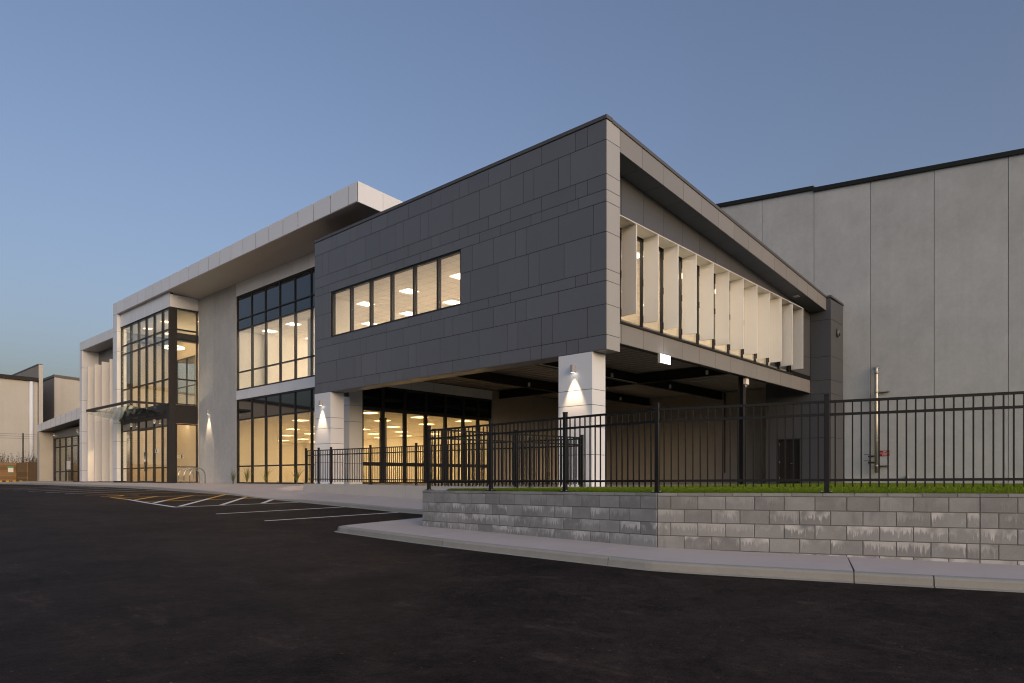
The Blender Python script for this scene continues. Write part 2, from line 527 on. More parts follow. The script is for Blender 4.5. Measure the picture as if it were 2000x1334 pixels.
for a, b in (((-7.54, 8.06), (-3.78, 7.22)), ((-7.6, 5.16), (-3.92, 4.39)), ((-7.32, 11.47), (-3.62, 10.16)),
             ((-7.27, 23.54), (-2.95, 23.63)), ((-7.47, 25.73), (-2.95, 26.5)), ((-7.63, 28.04), (-3.0, 29.5)),
             ((-7.69, 30.78), (-3.35, 31.5)), ((-7.6, 33.2), (-3.6, 34.3))):
    strip("bay_line", (a, b), 0.11, 'paint_w', asph)
strip("bay_edge_line", ((-7.13, 16.2), (-7.32, 11.47)), 0.12, 'paint_w', asph, 0.005)
strip("bay_edge_line", ((-7.11, 18.14), (-7.13, 16.2)), 0.13, 'paint_y', asph, 0.005)
for a, b in (((-7.16, 21.08), (-3.1, 20.6)), ((-6.96, 17.91), (-3.4, 16.4)), ((-7.05, 14.87), (-3.6, 13.3)),
             ((-7.48, 34.81), (-4.2, 36.2)), ((-8.8, 37.5), (-4.4, 39.2))):
    strip("accessible_bay_line", (a, b), 0.10, 'paint_y', asph)
for a, b, mm in (((-7.1, 15.73), (-5.66, 17.5), 'paint_y'), ((-7.12, 13.83), (-6.41, 14.74), 'paint_w'), ((-6.41, 14.74), (-4.53, 16.87), 'paint_y'),
                 ((-7.14, 11.63), (-4.97, 14.45), 'paint_w'), ((-4.97, 14.45), (-3.35, 16.5), 'paint_y'),
                 ((-5.98, 11.15), (-3.95, 13.8), 'paint_w'), ((-3.95, 13.8), (-3.55, 14.3), 'paint_y'), ((-4.77, 10.74), (-3.68, 12.1), 'paint_w')):
    strip("hatch_line", (a, b), 0.15, mm, asph, 0.008)
# accessible-parking emblem between the yellow lines (wheel, back, footrest)
w = [(-6.75 + 0.42 * math.cos(t), 19.35 + 0.42 * math.sin(t)) for t in [math.radians(a) for a in range(-160, 100, 20)]]
strip("wheelchair_symbol", w, 0.12, 'paint_y', asph, 0.006)
strip("wheelchair_symbol", ((-6.75, 19.75), (-5.9, 19.6), (-5.75, 19.2)), 0.12, 'paint_y', asph, 0.006)

# ---- kerbs
def catmull(pts, n=6):
    P = [Vector(p) for p in pts]
    out = []
    for i in range(len(P) - 1):
        p0, p1, p2, p3 = P[max(i - 1, 0)], P[i], P[i + 1], P[min(i + 2, len(P) - 1)]
        for k in range(n):
            t = k / n
            out.append(0.5 * ((2 * p1) + (p2 - p0) * t + (2 * p0 - 5 * p1 + 4 * p2 - p3) * t * t + (3 * p1 - p0 - 3 * p2 + p3) * t ** 3))
    out.append(P[-1])
    return out

def normals(P):
    N = []
    for i in range(len(P)):
        ts = []
        if i > 0: ts.append((P[i] - P[i - 1]).normalized())
        if i < len(P) - 1: ts.append((P[i + 1] - P[i]).normalized())
        t = sum(ts, Vector((0, 0))).normalized()
        nn = Vector((t.y, -t.x))                     # right-hand side of travel
        c = max(0.4, nn.dot(Vector((ts[0].y, -ts[0].x))))
        N.append(nn / c)
    return N

KW = 0.15
def kerb_piece(P, N, H, parent):
    v, f = [], []
    for p, n_, h in zip(P, N, H):
        prof = ((-.07, -.06), (-.07, .004), (0, .010), (.012, .75 * h), (.025, .90 * h), (.05, .985 * h), (KW, h + .002), (KW, -.06))
        z = gz(p.x, p.y)
        for d, dz in prof:
            q = p + n_ * d
            v.append((q.x, q.y, z + dz))
    k = 8
    for i in range(len(P) - 1):
        for j in range(k - 1):
            f.append((i * k + j, i * k + j + 1, (i + 1) * k + j + 1, (i + 1) * k + j))
    f.append(tuple(range(k - 1, -1, -1)))
    f.append(tuple((len(P) - 1) * k + j for j in range(k)))
    c = Vector((P[len(P) // 2].x, P[len(P) // 2].y, 0))
    v = [Vector(q) - c for q in v]
    return put("kerb_stone", fixn(mesh(v, f, M['kerb'])), c, parent)

front = catmull([(-4.9, -15.0), (-6.2, -12.4), (-6.92, -10.22), (-7.4, -8.64), (-8.02, -6.64), (-8.12, -5.62), (-8.12, -2.14), (-7.93, 1.0)], 6)
nose = [Vector(p) for p in ((-7.93, 1.0), (-7.91, 1.36), (-7.84, 1.54), (-7.66, 1.62), (-7.3, 1.64), (-5.9, 1.62), (-4.1, 1.60))]
side_ = [Vector(p) for p in ((-4.1, 1.60), (-3.95, 1.65), (-3.9, 1.85), (-3.91, 3.41), (-3.89, 4.33), (-3.78, 7.22), (-3.65, 10.09), (-3.6, 12.04),
                             (-3.49, 14.11), (-3.3, 16.5), (-3.28, 18.97), (-3.15, 21.3), (-3.0, 25.54), (-3.1, 30.42), (-3.5, 35.11), (-4.25, 43.68), (-5.0, 50.0), (-4.6, 52.5), (-2.5, 53.4), (0.9, 53.4))]
path = front + nose[1:] + side_[1:]
NR = normals(path)
def kh(p):
    if p.y > 11.5 and p.y < 16.0 and p.x > -4.2:
        return 0.025
    if p.y > 9.5 and p.y <= 11.5 and p.x > -4.2:
        return lerp(0.115, 0.025, (p.y - 9.5) / 2)
    if p.y >= 16 and p.y < 17 and p.x > -4.2:
        return lerp(0.025, 0.115, p.y - 16)
    return 0.115
HH = [kh(p) for p in path]
kerb_root = put("kerb", None, (-6, 0, -0.8), kind='structure')
acc, st = 0.0, 0
for i in range(1, len(path)):
    acc += (path[i] - path[i - 1]).length
    if acc > 2.9 or i == len(path) - 1 or path[i].y > -8.66 >= path[i - 1].y:
        gap = 0.012
        P = path[st:i + 1]
        P = [p.copy() for p in P]
        P[-1] = P[-1] + (P[-2] - P[-1]).normalized() * gap
        kerb_piece(P, NR[st:i + 1], HH[st:i + 1], kerb_root)
        acc, st = 0.0, i

# ---- footpath: from behind the kerb up to walls and buildings
WA, WB = Vector((-6.61, 0.19)), Vector((-6.92, -5.71))          # block wall, face line, far part
WD = (Vector((-5.56, -9.64)) - WB).normalized()
WC = WB + WD * 9.5
def wall_base(p):
    """The foot of the block wall (or of what stands there) nearest to kerb point p, with its level."""
    if p.y < -5.7:
        t = max(0.0, min(9.4, (p - WB).dot(WD)))
        q = WB + WD * t
        return q, -0.79 - 0.009 * t
    if p.y < 1.35:
        t = (p.y - WB.y) / (WA.y - WB.y)
        t = min(1, max(0, t))
        return WB.lerp(WA, t), lerp(-0.79, -0.755, t)
    return None
foot = put("footpath", None, (-7, -3, -0.85), kind='structure')
def sheet(name, outer, inner, m, parent, rows=4):
    v, f = [], []
    r1 = rows + 1
    for a, b in zip(outer, inner):
        for k in range(r1):
            v.append(Vector(a).lerp(Vector(b), k / rows))
    for i in range(len(outer) - 1):
        for k in range(rows):
            f.append((i * r1 + k, (i + 1) * r1 + k, (i + 1) * r1 + k + 1, i * r1 + k + 1))
    # a skirt so that the slab has thickness at its free ends
    c = Vector(outer[len(outer) // 2])
    v = [q - c for q in v]
    n0 = len(v)
    v += [q - Vector((0, 0, 0.1)) for q in v]
    f += [tuple(n0 + k for k in reversed(q)) for q in f]
    rim = [i * r1 for i in range(len(outer))] + [(len(outer) - 1) * r1 + k for k in range(1, r1)] \
        + [i * r1 + rows for i in range(len(outer) - 2, -1, -1)] + [k for k in range(rows - 1, 0, -1)]
    for a, b in zip(rim, rim[1:] + rim[:1]):
        f.append((a, b, n0 + b, n0 + a))
    return put(name, fixn(mesh(v, f, M[m])), c, parent)

outer, inner = [], []
for p, n_, h in zip(path, NR, HH):
    if p.y > 1.3 or p.x > -3.95 and p.y > -3:
        break
    q = p + n_ * (KW + 0.002)
    b, bz = wall_base(p)
    outer.append((q.x, q.y, gz(p.x, p.y) + h))
    inner.append((b.x, b.y, bz))
cuts = [0]
for i in range(1, len(outer)):
    if outer[i][1] > -8.66 >= outer[i - 1][1] or (outer[i][1] > -8.0 and (Vector(outer[i]) - Vector(outer[cuts[-1]])).length > 3.3) or i == len(outer) - 1:
        cuts.append(i)
for a, b in zip(cuts, cuts[1:]):
    o_, i_ = [list(q) for q in outer[a:b + 1]], [list(q) for q in inner[a:b + 1]]
    for L in (o_, i_):
        d = (Vector(L[-2]) - Vector(L[-1])).normalized() * (0.024 if L[-1][1] < -8.2 and L[-1][1] > -9.2 else 0.010)
        L[-1] = [x + y for x, y in zip(L[-1], d)]
    sheet("footpath_slab", o_, i_, 'paving', foot, 5)
# the tip by the parking bays, and the strip that runs on to the building
tipo = [(-7.75, 1.31, gz(-7.9, 1.3) + .115), (-7.66, 1.45, gz(-7.66, 1.6) + .115), (-7.3, 1.48, gz(-7.3, 1.6) + .115), (-5.9, 1.46, gz(-5.9, 1.6) + .115), (-4.1, 1.44, gz(-4.1, 1.6) + .115), (-3.74, 1.47, gz(-3.9, 1.6) + .115)]
tipi = [(-6.62, 0.2, -.755), (-6.60, 0.2, -.755), (-6.3, 0.2, -.74), (-5.2, 0.2, -.68), (-3.6, 0.2, -.56), (-1.86, 0.2, -.46)]
sheet("footpath_slab", tipo, tipi, 'paving', foot, 4)
tail_o, tail_i = [(outer[-1][0], outer[-1][1] + .0, outer[-1][2]), tipo[0]], [inner[-1], tipi[0]]
sheet("footpath_slab", tail_o, tail_i, 'paving', foot, 3)
fore_o, fore_i = [], []
go = False
for p, n_, h in zip(path, NR, HH):
    if p.x > -4.0 and p.y > 1.5:
        go = True
    if not go:
        continue
    if p.y > 52.9:
        break
    q = p + n_ * (KW + 0.002)
    fore_o.append((q.x, q.y, gz(p.x, p.y) + h))
    if p.y < 12.6:
        fore_i.append((-1.86, p.y if p.y > 1.7 else 0.25, interp(p.y, [1.6, 12.6], [-.46, -.235])))
    else:
        fore_i.append((-0.35, p.y, interp(p.y, [12.6, 15, 20], [-.10, -.05, -.012])))
dense_o, dense_i = [], []
for i in range(len(fore_o) - 1):
    for k in range(4):
        dense_o.append(Vector(fore_o[i]).lerp(Vector(fore_o[i + 1]), k / 4))
        dense_i.append(Vector(fore_i[i]).lerp(Vector(fore_i[i + 1]), k / 4))
dense_o.append(Vector(fore_o[-1])); dense_i.append(Vector(fore_i[-1]))
dense_i = [Vector((-1.86, q.y, interp(q.y, [1.6, 12.6], [-.46, -.235]))) if q.y < 12.75 else Vector((-0.35, max(q.y, 12.9), interp(q.y, [12.6, 15, 20], [-.08, -.04, -.012]))) for q in dense_i]
st = 0
for i in range(1, len(dense_o)):
    if (dense_o[i] - dense_o[st]).length > 3.4 or i == len(dense_o) - 1:
        o_, i_ = [q.copy() for q in dense_o[st:i + 1]], [q.copy() for q in dense_i[st:i + 1]]
        o_[-1] += (o_[-2] - o_[-1]).normalized() * 0.012
        i_[-1] += (i_[-2] - i_[-1]).normalized() * 0.012
        sheet("footpath_slab", o_, i_, 'paving', foot, 5)
        st = i
box("building_apron", (-0.36, 12.9, -.3), (1.72, 52.9, -.004), 'paving', foot)
box("ramp_slab", (-1.76, -.45, -.3), (-.02, 12.9, 0.0), 'slab', foot)
box("undercroft_floor", (-.02, -.2, -.3), (20.5, 15.15, 0.0), 'slab', foot)
box("gate_path", (-6.4, -.5, -.3), (-1.77, 0.13, 0.005), 'slab', foot)

# ------------------------------------------------------------------ the office building
OB = thing("office_building", (0, 0, 0), "two-storey office with charcoal panelled box on white columns and white roof frame", "office building")
T = .008                                                        # cladding thickness
G2 = .0075                                                       # half a joint
def panel_x(name, x, y0, y1, z0, z1, m='clad', th=T, g=G2):      # faces -X, front at x
    return box(name, (x, y0 + g, z0 + g), (x + th, y1 - g, z1 - g), m, OB)
def panel_y(name, y, x0, x1, z0, z1, m='clad', th=T, g=G2):
    return box(name, (x0 + g, y, z0 + g), (x1 - g, y + th, z1 - g), m, OB)

Z = [10.496, 9.915, 8.942, 8.495, 8.157, 7.298, 6.237, 5.904, 5.236, 4.368, 3.950]
YE = 15.277
ROWS = [
 [14.0, 13.56, 12.56, 12.13, 11.14, 10.14, 8.84, 7.53, 7.09, 6.1, 5.66, 4.68, 3.7, 2.4, 1.09, 0.66],
 [14.65, 14.21, 12.9, 11.57, 10.6, 9.6, 9.16, 8.16, 7.73, 6.42, 5.11, 4.13, 3.15, 2.71, 1.73, 1.29],
 [14.0, 13.56, 12.56, 12.13, 11.14, 10.14, 8.84, 7.53, 7.09, 6.1, 5.66, 4.68, 3.7, 2.4, 1.09, 0.66],
 [14.65, 14.21, 12.9, 11.57, 10.6, 9.6, 9.16, 8.16, 7.73, 6.42, 5.11, 4.13, 2.83, 2.39, 1.41, 0.97],
 [14.77, 5.45, 4.46, 3.48, 3.03, 1.74, 0.44],
 [14.57, 5.55, 4.25, 2.94, 2.5, 1.52, 0.54],
 [14.31, 13.9, 12.9, 12.45, 11.16, 10.16, 8.84, 7.54, 7.09, 6.11, 5.66, 4.68, 3.7, 2.4, 1.09, 0.66],
 [14.71, 13.36, 12.9, 11.91, 11.46, 10.17, 9.16, 8.18, 6.87, 6.42, 5.44, 4.46, 3.48, 3.03, 1.74],
 [13.58, 12.26, 11.82, 10.83, 9.85, 8.86, 8.41, 7.09, 6.11, 5.13, 3.82, 3.38, 2.4, 1.96, 0.66],
 [14.69, 14.24, 12.9, 11.61, 10.62, 9.63, 9.18, 8.19, 7.76, 6.44, 5.13, 4.16, 2.85, 2.4, 1.43, 0.99]]
WY0, WY1, WZ0, WZ1 = 6.02, 14.0, 6.237, 8.157
for r, js in enumerate(ROWS):
    ys = [YE] + js + [0.0]
    for a, b in zip(ys, ys[1:]):
        if r in (4, 5):
            if a > WY1 and b < WY0:
                segs = [(WY1, a)] if False else []
                if a - WY1 > 0.05: segs.append((WY1, a))
                if WY0 - b > 0.05: segs.append((b, WY0))
            elif b >= WY1 or a <= WY0:
                segs = [(b, a)]
            else:
                segs = [(max(b, WY1), a)] if a > WY1 else [(b, WY0)]
        else:
            segs = [(b, a)]
        for s0, s1 in segs:
            panel_x("cladding_panel", 0.0, s0, s1, Z[r + 1], Z[r])
# backing behind the panels, with the window opening left free
joined("front_wall", [((.0105, .03, 3.96), (.2, WY0, 10.5)), ((.0105, WY1, 3.96), (.2, YE, 10.5)), ((.0105, WY0, WZ1), (.2, WY1, 10.5)), ((.0105, WY0, 3.96), (.2, WY1, WZ0))], 'dark', OB)
# narrow return at the near corner
for r in range(10):
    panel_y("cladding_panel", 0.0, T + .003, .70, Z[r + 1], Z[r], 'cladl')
joined("corner_pier", [((.2, .0105, 3.96), (.695, .745, 9.75)), ((.0105, .0105, 3.96), (.2, .03, 10.5))], 'dark', OB)
# skirt soffit under the box
for a, b in zip([0.03, 1.7, 3.4, 5.1, 6.8, 8.5, 10.2, 11.9, 13.6], [1.7, 3.4, 5.1, 6.8, 8.5, 10.2, 11.9, 13.6, 15.27]):
    box("soffit_panel", (.0105, a + .004, 3.945), (.665, b - .004, 3.958), 'clad', OB)
box("skirt_back", (.645, .76, 3.96), (.665, 15.15, 5.15), 'clad', OB)
# top flashing, level along the front and falling along the side
box("parapet_flashing", (-.03, -.03, 10.503), (.28, YE + .02, 10.61), 'cap', OB)
SL = -.0797
def ztop(x): return 10.604 + SL * x
poly_prism("parapet_flashing", [(.281, ztop(.28) - .105), (18.64, ztop(18.64) - .1), (18.64, ztop(18.64)), (.281, ztop(.28))], 'y', -.03, .25, 'cap', OB)

poly_prism("roof", [(.21, ztop(.21) - .42), (20.4, ztop(20.4) - .42), (20.4, ztop(20.4) - .30), (.21, ztop(.21) - .30)], 'y', .21, 15.09, 'cap', OB)
# ---- side: sloping fascia, soffit, recessed wall, band, fins
JX = [.70] + [1.911 + 1.2875 * k for k in range(13)] + [18.62]
def zf(x): return 9.80 - .0770 * (x - .7)
for a, b in zip(JX, JX[1:]):
    a2, b2 = a + G2, b - G2
    poly_prism("cladding_panel", [(a2, zf(a2)), (b2, zf(b2)), (b2, ztop(b2) - .112), (a2, ztop(a2) - .112)], 'y', 0.0, T, 'cladl_shaded', OB)
    poly_prism("soffit_panel", [(a2, zf(a2) - .001), (b2, zf(b2) - .001), (b2, zf(b2) + .012), (a2, zf(a2) + .012)], 'y', .026, .745, 'clad', OB)
poly_prism("side_wall", [(.7, zf(.7) + .02), (18.6, zf(18.6) + .02), (18.6, ztop(18.6) - .115), (.7, ztop(.7) - .115)], 'y', .0105, .2, 'dark', OB)
YR = .747
FT, FB = 8.10, 5.30
for a, b in zip([.70] + JX[1:-1], JX[1:-1] + [18.59]):
    a2, b2 = a + G2, b - G2
    poly_prism("cladding_panel", [(a2, FT + .01), (b2, FT + .01), (b2, zf(b2) - .004), (a2, zf(a2) - .004)], 'y', YR, YR + T, 'clad_shaded', OB)
    panel_y("cladding_panel", YR, a, b, 4.475, 5.10, 'cladl_shaded')
for zz in ((4.475, 5.30), (5.30, 6.2), (6.2, 8.1)):
    if zz[0] > 5.1:
        panel_y("cladding_panel", YR, 16.12, 18.59, zz[0], zz[1], 'clad_shaded')
joined("side_wall", [((.7, YR + .0105, 4.48), (20.4, YR + .2, 5.12)), ((.7, YR + .0105, FT), (20.4, YR + .2, 8.6)), ((16.1, YR + .0105, 5.12), (20.4, YR + .2, FT)), ((.7, YR + .0105, 8.6), (12.0, YR + .2, 8.85))], 'dark', OB)
box("band_soffit", (.7, YR, 4.462), (18.59, YR + .2, 4.474), 'steel', OB)
box("window_sill", (.7, YR - .06, 5.103), (16.15, YR + .02, 5.16), 'frame', OB)
# shelf over the fins, and the fins
box("fin_shelf", (.705, .19, 8.075), (16.10, YR - .001, 8.10), 'fin', OB)
for k in range(12):
    x = 1.914 + 1.2875 * k
    fn = box("fin", (x - .02, .20, 5.33), (x + .02, .735, 8.073), 'fin', OB)
    for zz in (5.36, 6.55, 7.72):
        box("fin_bracket", (x + .022, .64, zz), (x + .06, .80, zz + .22), 'fence', fn)

# ---- glazing builder
def glazing(axis, w, u0, u1, z0, z1, mull, trans, is_sp=lambda u, z: False, depth=.13, fw=.055, mw=.055, parent=None, pane_m='glass', set_back=.05):
    """Frame with mullions, transoms and a pane in every opening. axis 'x': faces -X at x = w and runs along Y; axis 'y': faces -Y."""
    sgn = 1
    def bb(ua, ub, wa, wb, za, zb):
        return ((wa, ua, za), (wb, ub, zb)) if axis == 'x' else ((ua, wa, za), (ub, wb, zb))
    win = joined("window", [bb(u0, u0 + fw, w, w + depth, z0, z1), bb(u1 - fw, u1, w, w + depth, z0, z1),
                            bb(u0 + fw, u1 - fw, w, w + depth, z0, z0 + fw), bb(u0 + fw, u1 - fw, w, w + depth, z1 - fw, z1)], 'frame', parent or OB)
    us = [u0] + sorted(mull) + [u1]
    zs = [z0] + sorted(trans) + [z1]
    for u in sorted(mull):
        box("mullion", *bb(u - mw / 2, u + mw / 2, w + .002, w + depth, z0 + fw, z1 - fw), 'frame', win)
    for z in sorted(trans):
        for a, b in zip(us, us[1:]):
            ea = fw if a == u0 else mw / 2
            eb = fw if b == u1 else mw / 2
            box("transom", *bb(a + ea, b - eb, w + .004, w + depth - .01, z - mw / 2, z + mw / 2), 'frame', win)
    for a, b in zip(us, us[1:]):
        for c, d in zip(zs, zs[1:]):
            ea = fw if a == u0 else mw / 2
            eb = fw if b == u1 else mw / 2
            ec = fw if c == z0 else mw / 2
            ed = fw if d == z1 else mw / 2
            sp = is_sp((a + b) / 2, (c + d) / 2)
            box("pane", *bb(a + ea, b - eb, w + set_back, w + set_back + .012, c + ec, d - ed), 'spandrel' if sp else pane_m, win)
    return win

# ribbon window in the charcoal box
glazing('x', .035, WY0, WY1, WZ0, WZ1, [12.64, 11.29, 9.95, 8.60, 7.27], [], depth=.15, fw=.07, mw=.09)
box("window_sill", (.0, WY0, WZ0 + .0), (.034, WY1, WZ0 + .05), 'frame', OB)
# windows behind the fins
glazing('y', YR + .06, .72, 16.1, 5.16, 8.07, [1.914 + 1.2875 * k + .05 for k in range(12)], [], depth=.1, fw=.05, mw=.05)

# ---- front glazing left of the box (plane x = 1.7)
XG = 1.70
MU = [24.48, 22.97, 21.46, 19.97, 18.46, 16.95]
glazing('x', XG + .03, 15.9, 26.19, 5.20, 10.46, MU, [6.21, 8.56, 9.15], is_sp=lambda u, z: z > 8.56, depth=.14, fw=.07, mw=.06)
glazing('x', XG + .03, 15.9, 26.19, 0.0, 4.66, MU, [.95, 3.55], is_sp=lambda u, z: z > 3.55, depth=.14, fw=.07, mw=.07)
SJ = [26.19, 24.70, 23.15, 21.62, 20.11, 18.62, 17.1, 15.6]
for a, b in zip(SJ, SJ[1:]):
    panel_x("white_panel", XG, b, a, 4.67, 5.19, 'white')
    panel_x("white_panel", XG, b, a, 10.47, 11.2, 'white')
joined("front_wall", [((XG + .0105, 15.3, 4.67), (XG + .2, 26.19, 5.19)), ((XG + .0105, 15.3, 10.47), (XG + .2, 26.19, 11.2)), ((XG + .035, 15.3, 5.19), (XG + .2, 15.9, 10.47))], 'dark', OB)
box("end_wall", (.2, YE - .1, 3.96), (XG + .02, YE - .02, 10.5), 'clad', OB)
# corner pier of the ground-floor room
for a, b in zip([0, .95, 2.86, 3.60], [.95, 2.86, 3.60, 4.66]):
    box("white_panel", (XG - .02, 15.13, a + G2), (2.38, 15.88, b - G2), 'white', OB)
box("pier_core", (XG + .0, 15.15, 0), (2.36, 15.86, 4.66), 'dark', OB)
# ground-floor room: side glazing towards the undercroft, header over it
glazing('y', 15.15, 2.39, 10.9, 0.03, 4.60, [3.58, 4.9, 6.22, 7.54, 8.8, 9.9], [.95, 3.52], is_sp=lambda u, z: z > 3.52, depth=.13, fw=.07, mw=.17)
for k in range(6):
    a = 2.4 + k * 1.425
    panel_y("white_panel", 15.13, a, a + 1.425, 4.615, 5.12, 'white')
box("header_backing", (2.4, 15.155, 4.615), (10.95, 15.3, 5.14), 'dark', OB)
# doors at the end of that glazing have a bright pull handle
box("door_handle", (9.42, 15.06, .85), (9.45, 15.09, 1.75), 'stainless', OB)

# ---- columns of the undercroft
for y0, y1 in ((.49, 1.731), (14.045, YE)):
    for a, b in zip([0, .96, 1.76, 2.41, 2.86], [.96, 1.76, 2.41, 2.86, 3.944]):
        box("column_panel", (0.0, y0, a + G2), (.665, y1, b - G2), 'white', OB)
    box("column_core", (.02, y0 + .02, 0), (.645, y1 - .02, 3.944), 'dark', OB)
# ---- undercroft: walls, metal deck, beams, post
for a, b in zip([10.95, 13.46, 14.41, 17.5], [13.46, 14.41, 17.5, 20.48]):
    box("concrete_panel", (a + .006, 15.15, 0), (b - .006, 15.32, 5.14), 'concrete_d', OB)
for a, b in zip([2.98, 5.1, 7.44, 9.9, 12.4], [5.1, 7.44, 9.9, 12.4, 15.14]):
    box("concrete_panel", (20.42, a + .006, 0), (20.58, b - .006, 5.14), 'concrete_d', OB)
v, f = [], []
pts = []
x = .67
while x < 20.2:
    pts += [(x, 5.165), (x + .11, 5.165), (x + .13, 5.265), (x + .43, 5.265)]
    x += .45
for px_, pz in pts:
    v += [(px_, YR + .21, pz), (px_, 15.14, pz)]
f = [(2 * i, 2 * i + 1, 2 * i + 3, 2 * i + 2) for i in range(len(pts) - 1)]
put("deck_sheet", mesh(v, f, M['deck']), (0, 0, 0), OB)
def ibeam(axis, c, a, b, zt=5.155, h=.44, wd=.2):
    bx = [(c - wd / 2, c + wd / 2, zt - .016, zt), (c - wd / 2, c + wd / 2, zt - h, zt - h + .016), (c - .007, c + .007, zt - h + .016, zt - .016)]
    if axis == 'x':
        L = [((a, y0, z0), (b, y1, z1)) for y0, y1, z0, z1 in bx]
    else:
        L = [((y0, a, z0), (y1, b, z1)) for y0, y1, z0, z1 in bx]
    return joined("steel_beam", L, 'steel', OB)
ibeam('x', 6.2, .67, 11.38); ibeam('x', 6.2, 11.62, 20.40)
ibeam('x', 10.9, .67, 11.38); ibeam('x', 10.9, 11.62, 20.40)
ibeam('y', 11.5, .96, 15.12)
ibeam('x', 1.15, 11.62, 20.40)
joined("steel_post", [((11.40, 1.0, 0), (11.60, 1.015, 4.70)), ((11.40, 1.185, 0), (11.60, 1.2, 4.70)), ((11.49, 1.015, 0), (11.51, 1.185, 4.70))], 'steel', OB)
for bx_, by_, l_ in ((3.6, 11.9, 1.4), (9.0, 12.6, 1.4), (15.2, 8.3, 1.4), (15.0, 3.9, 1.4)):
    box("lighting_batten", (bx_ - .035, by_, 5.10), (bx_ + .035, by_ + l_, 5.155), 'greyp', OB)

tube("rusty_pipe", [(20.34, 6.0, 0.6), (20.34, 6.0, 5.1)], .035, 'pipe_r', OB, 8)
for q in ((9.2, 6.05, 4.86), (14.3, 6.05, 4.86), (11.36, 2.6, 4.86), (9.0, 10.75, 4.86), (17.0, 10.75, 4.86)):
    box("beam_fitting", (q[0] - .05, q[1] - .05, q[2] - .09), (q[0] + .05, q[1] + .04, q[2] + .09), 'signw', OB, .01)
tube("conduit", [(.75, 6.07, 4.73), (11.3, 6.07, 4.73)], .018, 'greyp', OB, 6)
box("soffit_vent", (15.6, .28, 8.60), (15.9, .50, 8.64), 'greyp', OB)
# ---- dark end pier and recessed plant door
PZ = [0, 2.26, 4.40, 5.06, 6.20, 7.98, 9.02]
for a, b in zip(PZ, PZ[1:]):
    panel_x("cladding_panel", 18.6, -.214, YR - .003, a, b, 'clad_shaded')
    panel_y("cladding_panel", -.214, 18.6 + T + .002, 20.47, a, b if b < 9 else 8.95, 'clad_shaded')
poly_prism("pier_core", [(18.63, 0), (20.47, 0), (20.47, 8.92), (18.63, 9.0)], 'y', -.19, YR + .02, 'dark', OB)
poly_prism("parapet_flashing", [(18.57, 9.03), (20.49, 8.96), (20.49, 9.06), (18.57, 9.13)], 'y', -.245, .8, 'cap', OB)
DY0, DY1 = 1.23, 2.33
for a, b, c, d in ((YR, DY0, 0, 2.26), (DY1, 2.97, 0, 2.26), (YR, 2.97, 2.26, 4.40), (YR, 2.97, 4.4, 5.12)):
    panel_x("cladding_panel", 18.6, a, b, c, d, 'clad_shaded')
joined("plant_room_wall", [((18.63, YR + .03, 0), (18.8, DY0, 5.13)), ((18.63, DY1, 0), (18.8, 2.97, 5.13)), ((18.63, DY0, 2.27), (18.8, DY1, 5.13)), ((18.8, 2.9, 0), (20.42, 2.97, 5.13))], 'clad', OB)
dr = box("plant_door", (18.66, DY0 + .05, .02), (18.71, DY1 - .05, 2.22), 'steel', OB)
joined("door_frame", [((18.6, DY0, 0), (18.68, DY0 + .05, 2.26)), ((18.6, DY1 - .05, 0), (18.68, DY1, 2.26)), ((18.6, DY0 + .05, 2.21), (18.68, DY1 - .05, 2.26))], 'frame', OB)
box("door_leaf_joint", (18.652, 1.76, .02), (18.659, 1.775, 2.2), 'dark', dr)
box("door_handle", (18.60, 1.64, 1.0), (18.655, 1.70, 1.06), 'stainless', dr)
box("door_handle", (18.615, 1.50, 1.02), (18.63, 1.64, 1.04), 'stainless', dr)
for zz in (.25, 1.05, 1.95):
    box("hinge", (18.63, DY1 - .075, zz), (18.665, DY1 - .04, zz + .1), 'galv', dr)

# ---- white roof frame
XR = -.2
FJ = [11.82, 12.455] + [12.455 + 1.293 * k for k in range(1, 22)] + [40.24]
FJ = [j for j in FJ if j < 40.1] + [40.24]
for a, b in zip(FJ, FJ[1:]):
    panel_x("roof_panel", XR, a, b, 11.33, 12.15, 'white', .008, .02)
def zr(x): return 12.15 - .0693 * (x + .2)
RX = [XR + .032, 1.06, 2.35, 3.65, 4.95, 6.25]
for a, b in zip(RX, RX[1:]):
    a2, b2 = a + G2, b - G2
    poly_prism("roof_panel", [(a2, zr(a2) - .82), (b2, zr(b2) - .82), (b2, zr(b2)), (a2, zr(a2))], 'y', 11.82, 11.85, 'white', OB)
box("roof_edge_backing", (XR + .0105, 11.88, 11.35), (XR + .06, 40.2, 12.1), 'dark', OB)
poly_prism("roof", [(XR + .062, zr(XR) - .80), (18, zr(18) - .80), (18, zr(18) - .02), (XR + .062, zr(XR) - .02)], 'y', 11.86, 40.2, 'cap', OB)
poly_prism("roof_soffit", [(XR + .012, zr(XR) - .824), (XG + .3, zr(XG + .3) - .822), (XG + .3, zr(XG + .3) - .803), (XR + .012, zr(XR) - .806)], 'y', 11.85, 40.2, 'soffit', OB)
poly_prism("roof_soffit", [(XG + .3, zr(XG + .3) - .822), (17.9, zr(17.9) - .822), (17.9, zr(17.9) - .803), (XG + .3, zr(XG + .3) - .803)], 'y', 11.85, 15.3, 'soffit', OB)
box("upper_wall", (2.0, 15.1, 8.7), (17.9, 15.26, 10.7), 'clad', OB)
# left leg of the white frame
for a, b in zip([.0, .93, 2.78, 3.99, 6.28, 8.82, 10.19], [.93, 2.78, 3.99, 6.28, 8.82, 10.19, 11.33]):
    box("white_panel", (XR, 39.47, max(a, .1) + G2), (.4, 40.24, b - G2), 'white', OB)
box("leg_core", (XR + .02, 39.49, .02), (.38, 40.22, 11.3), 'dark', OB)

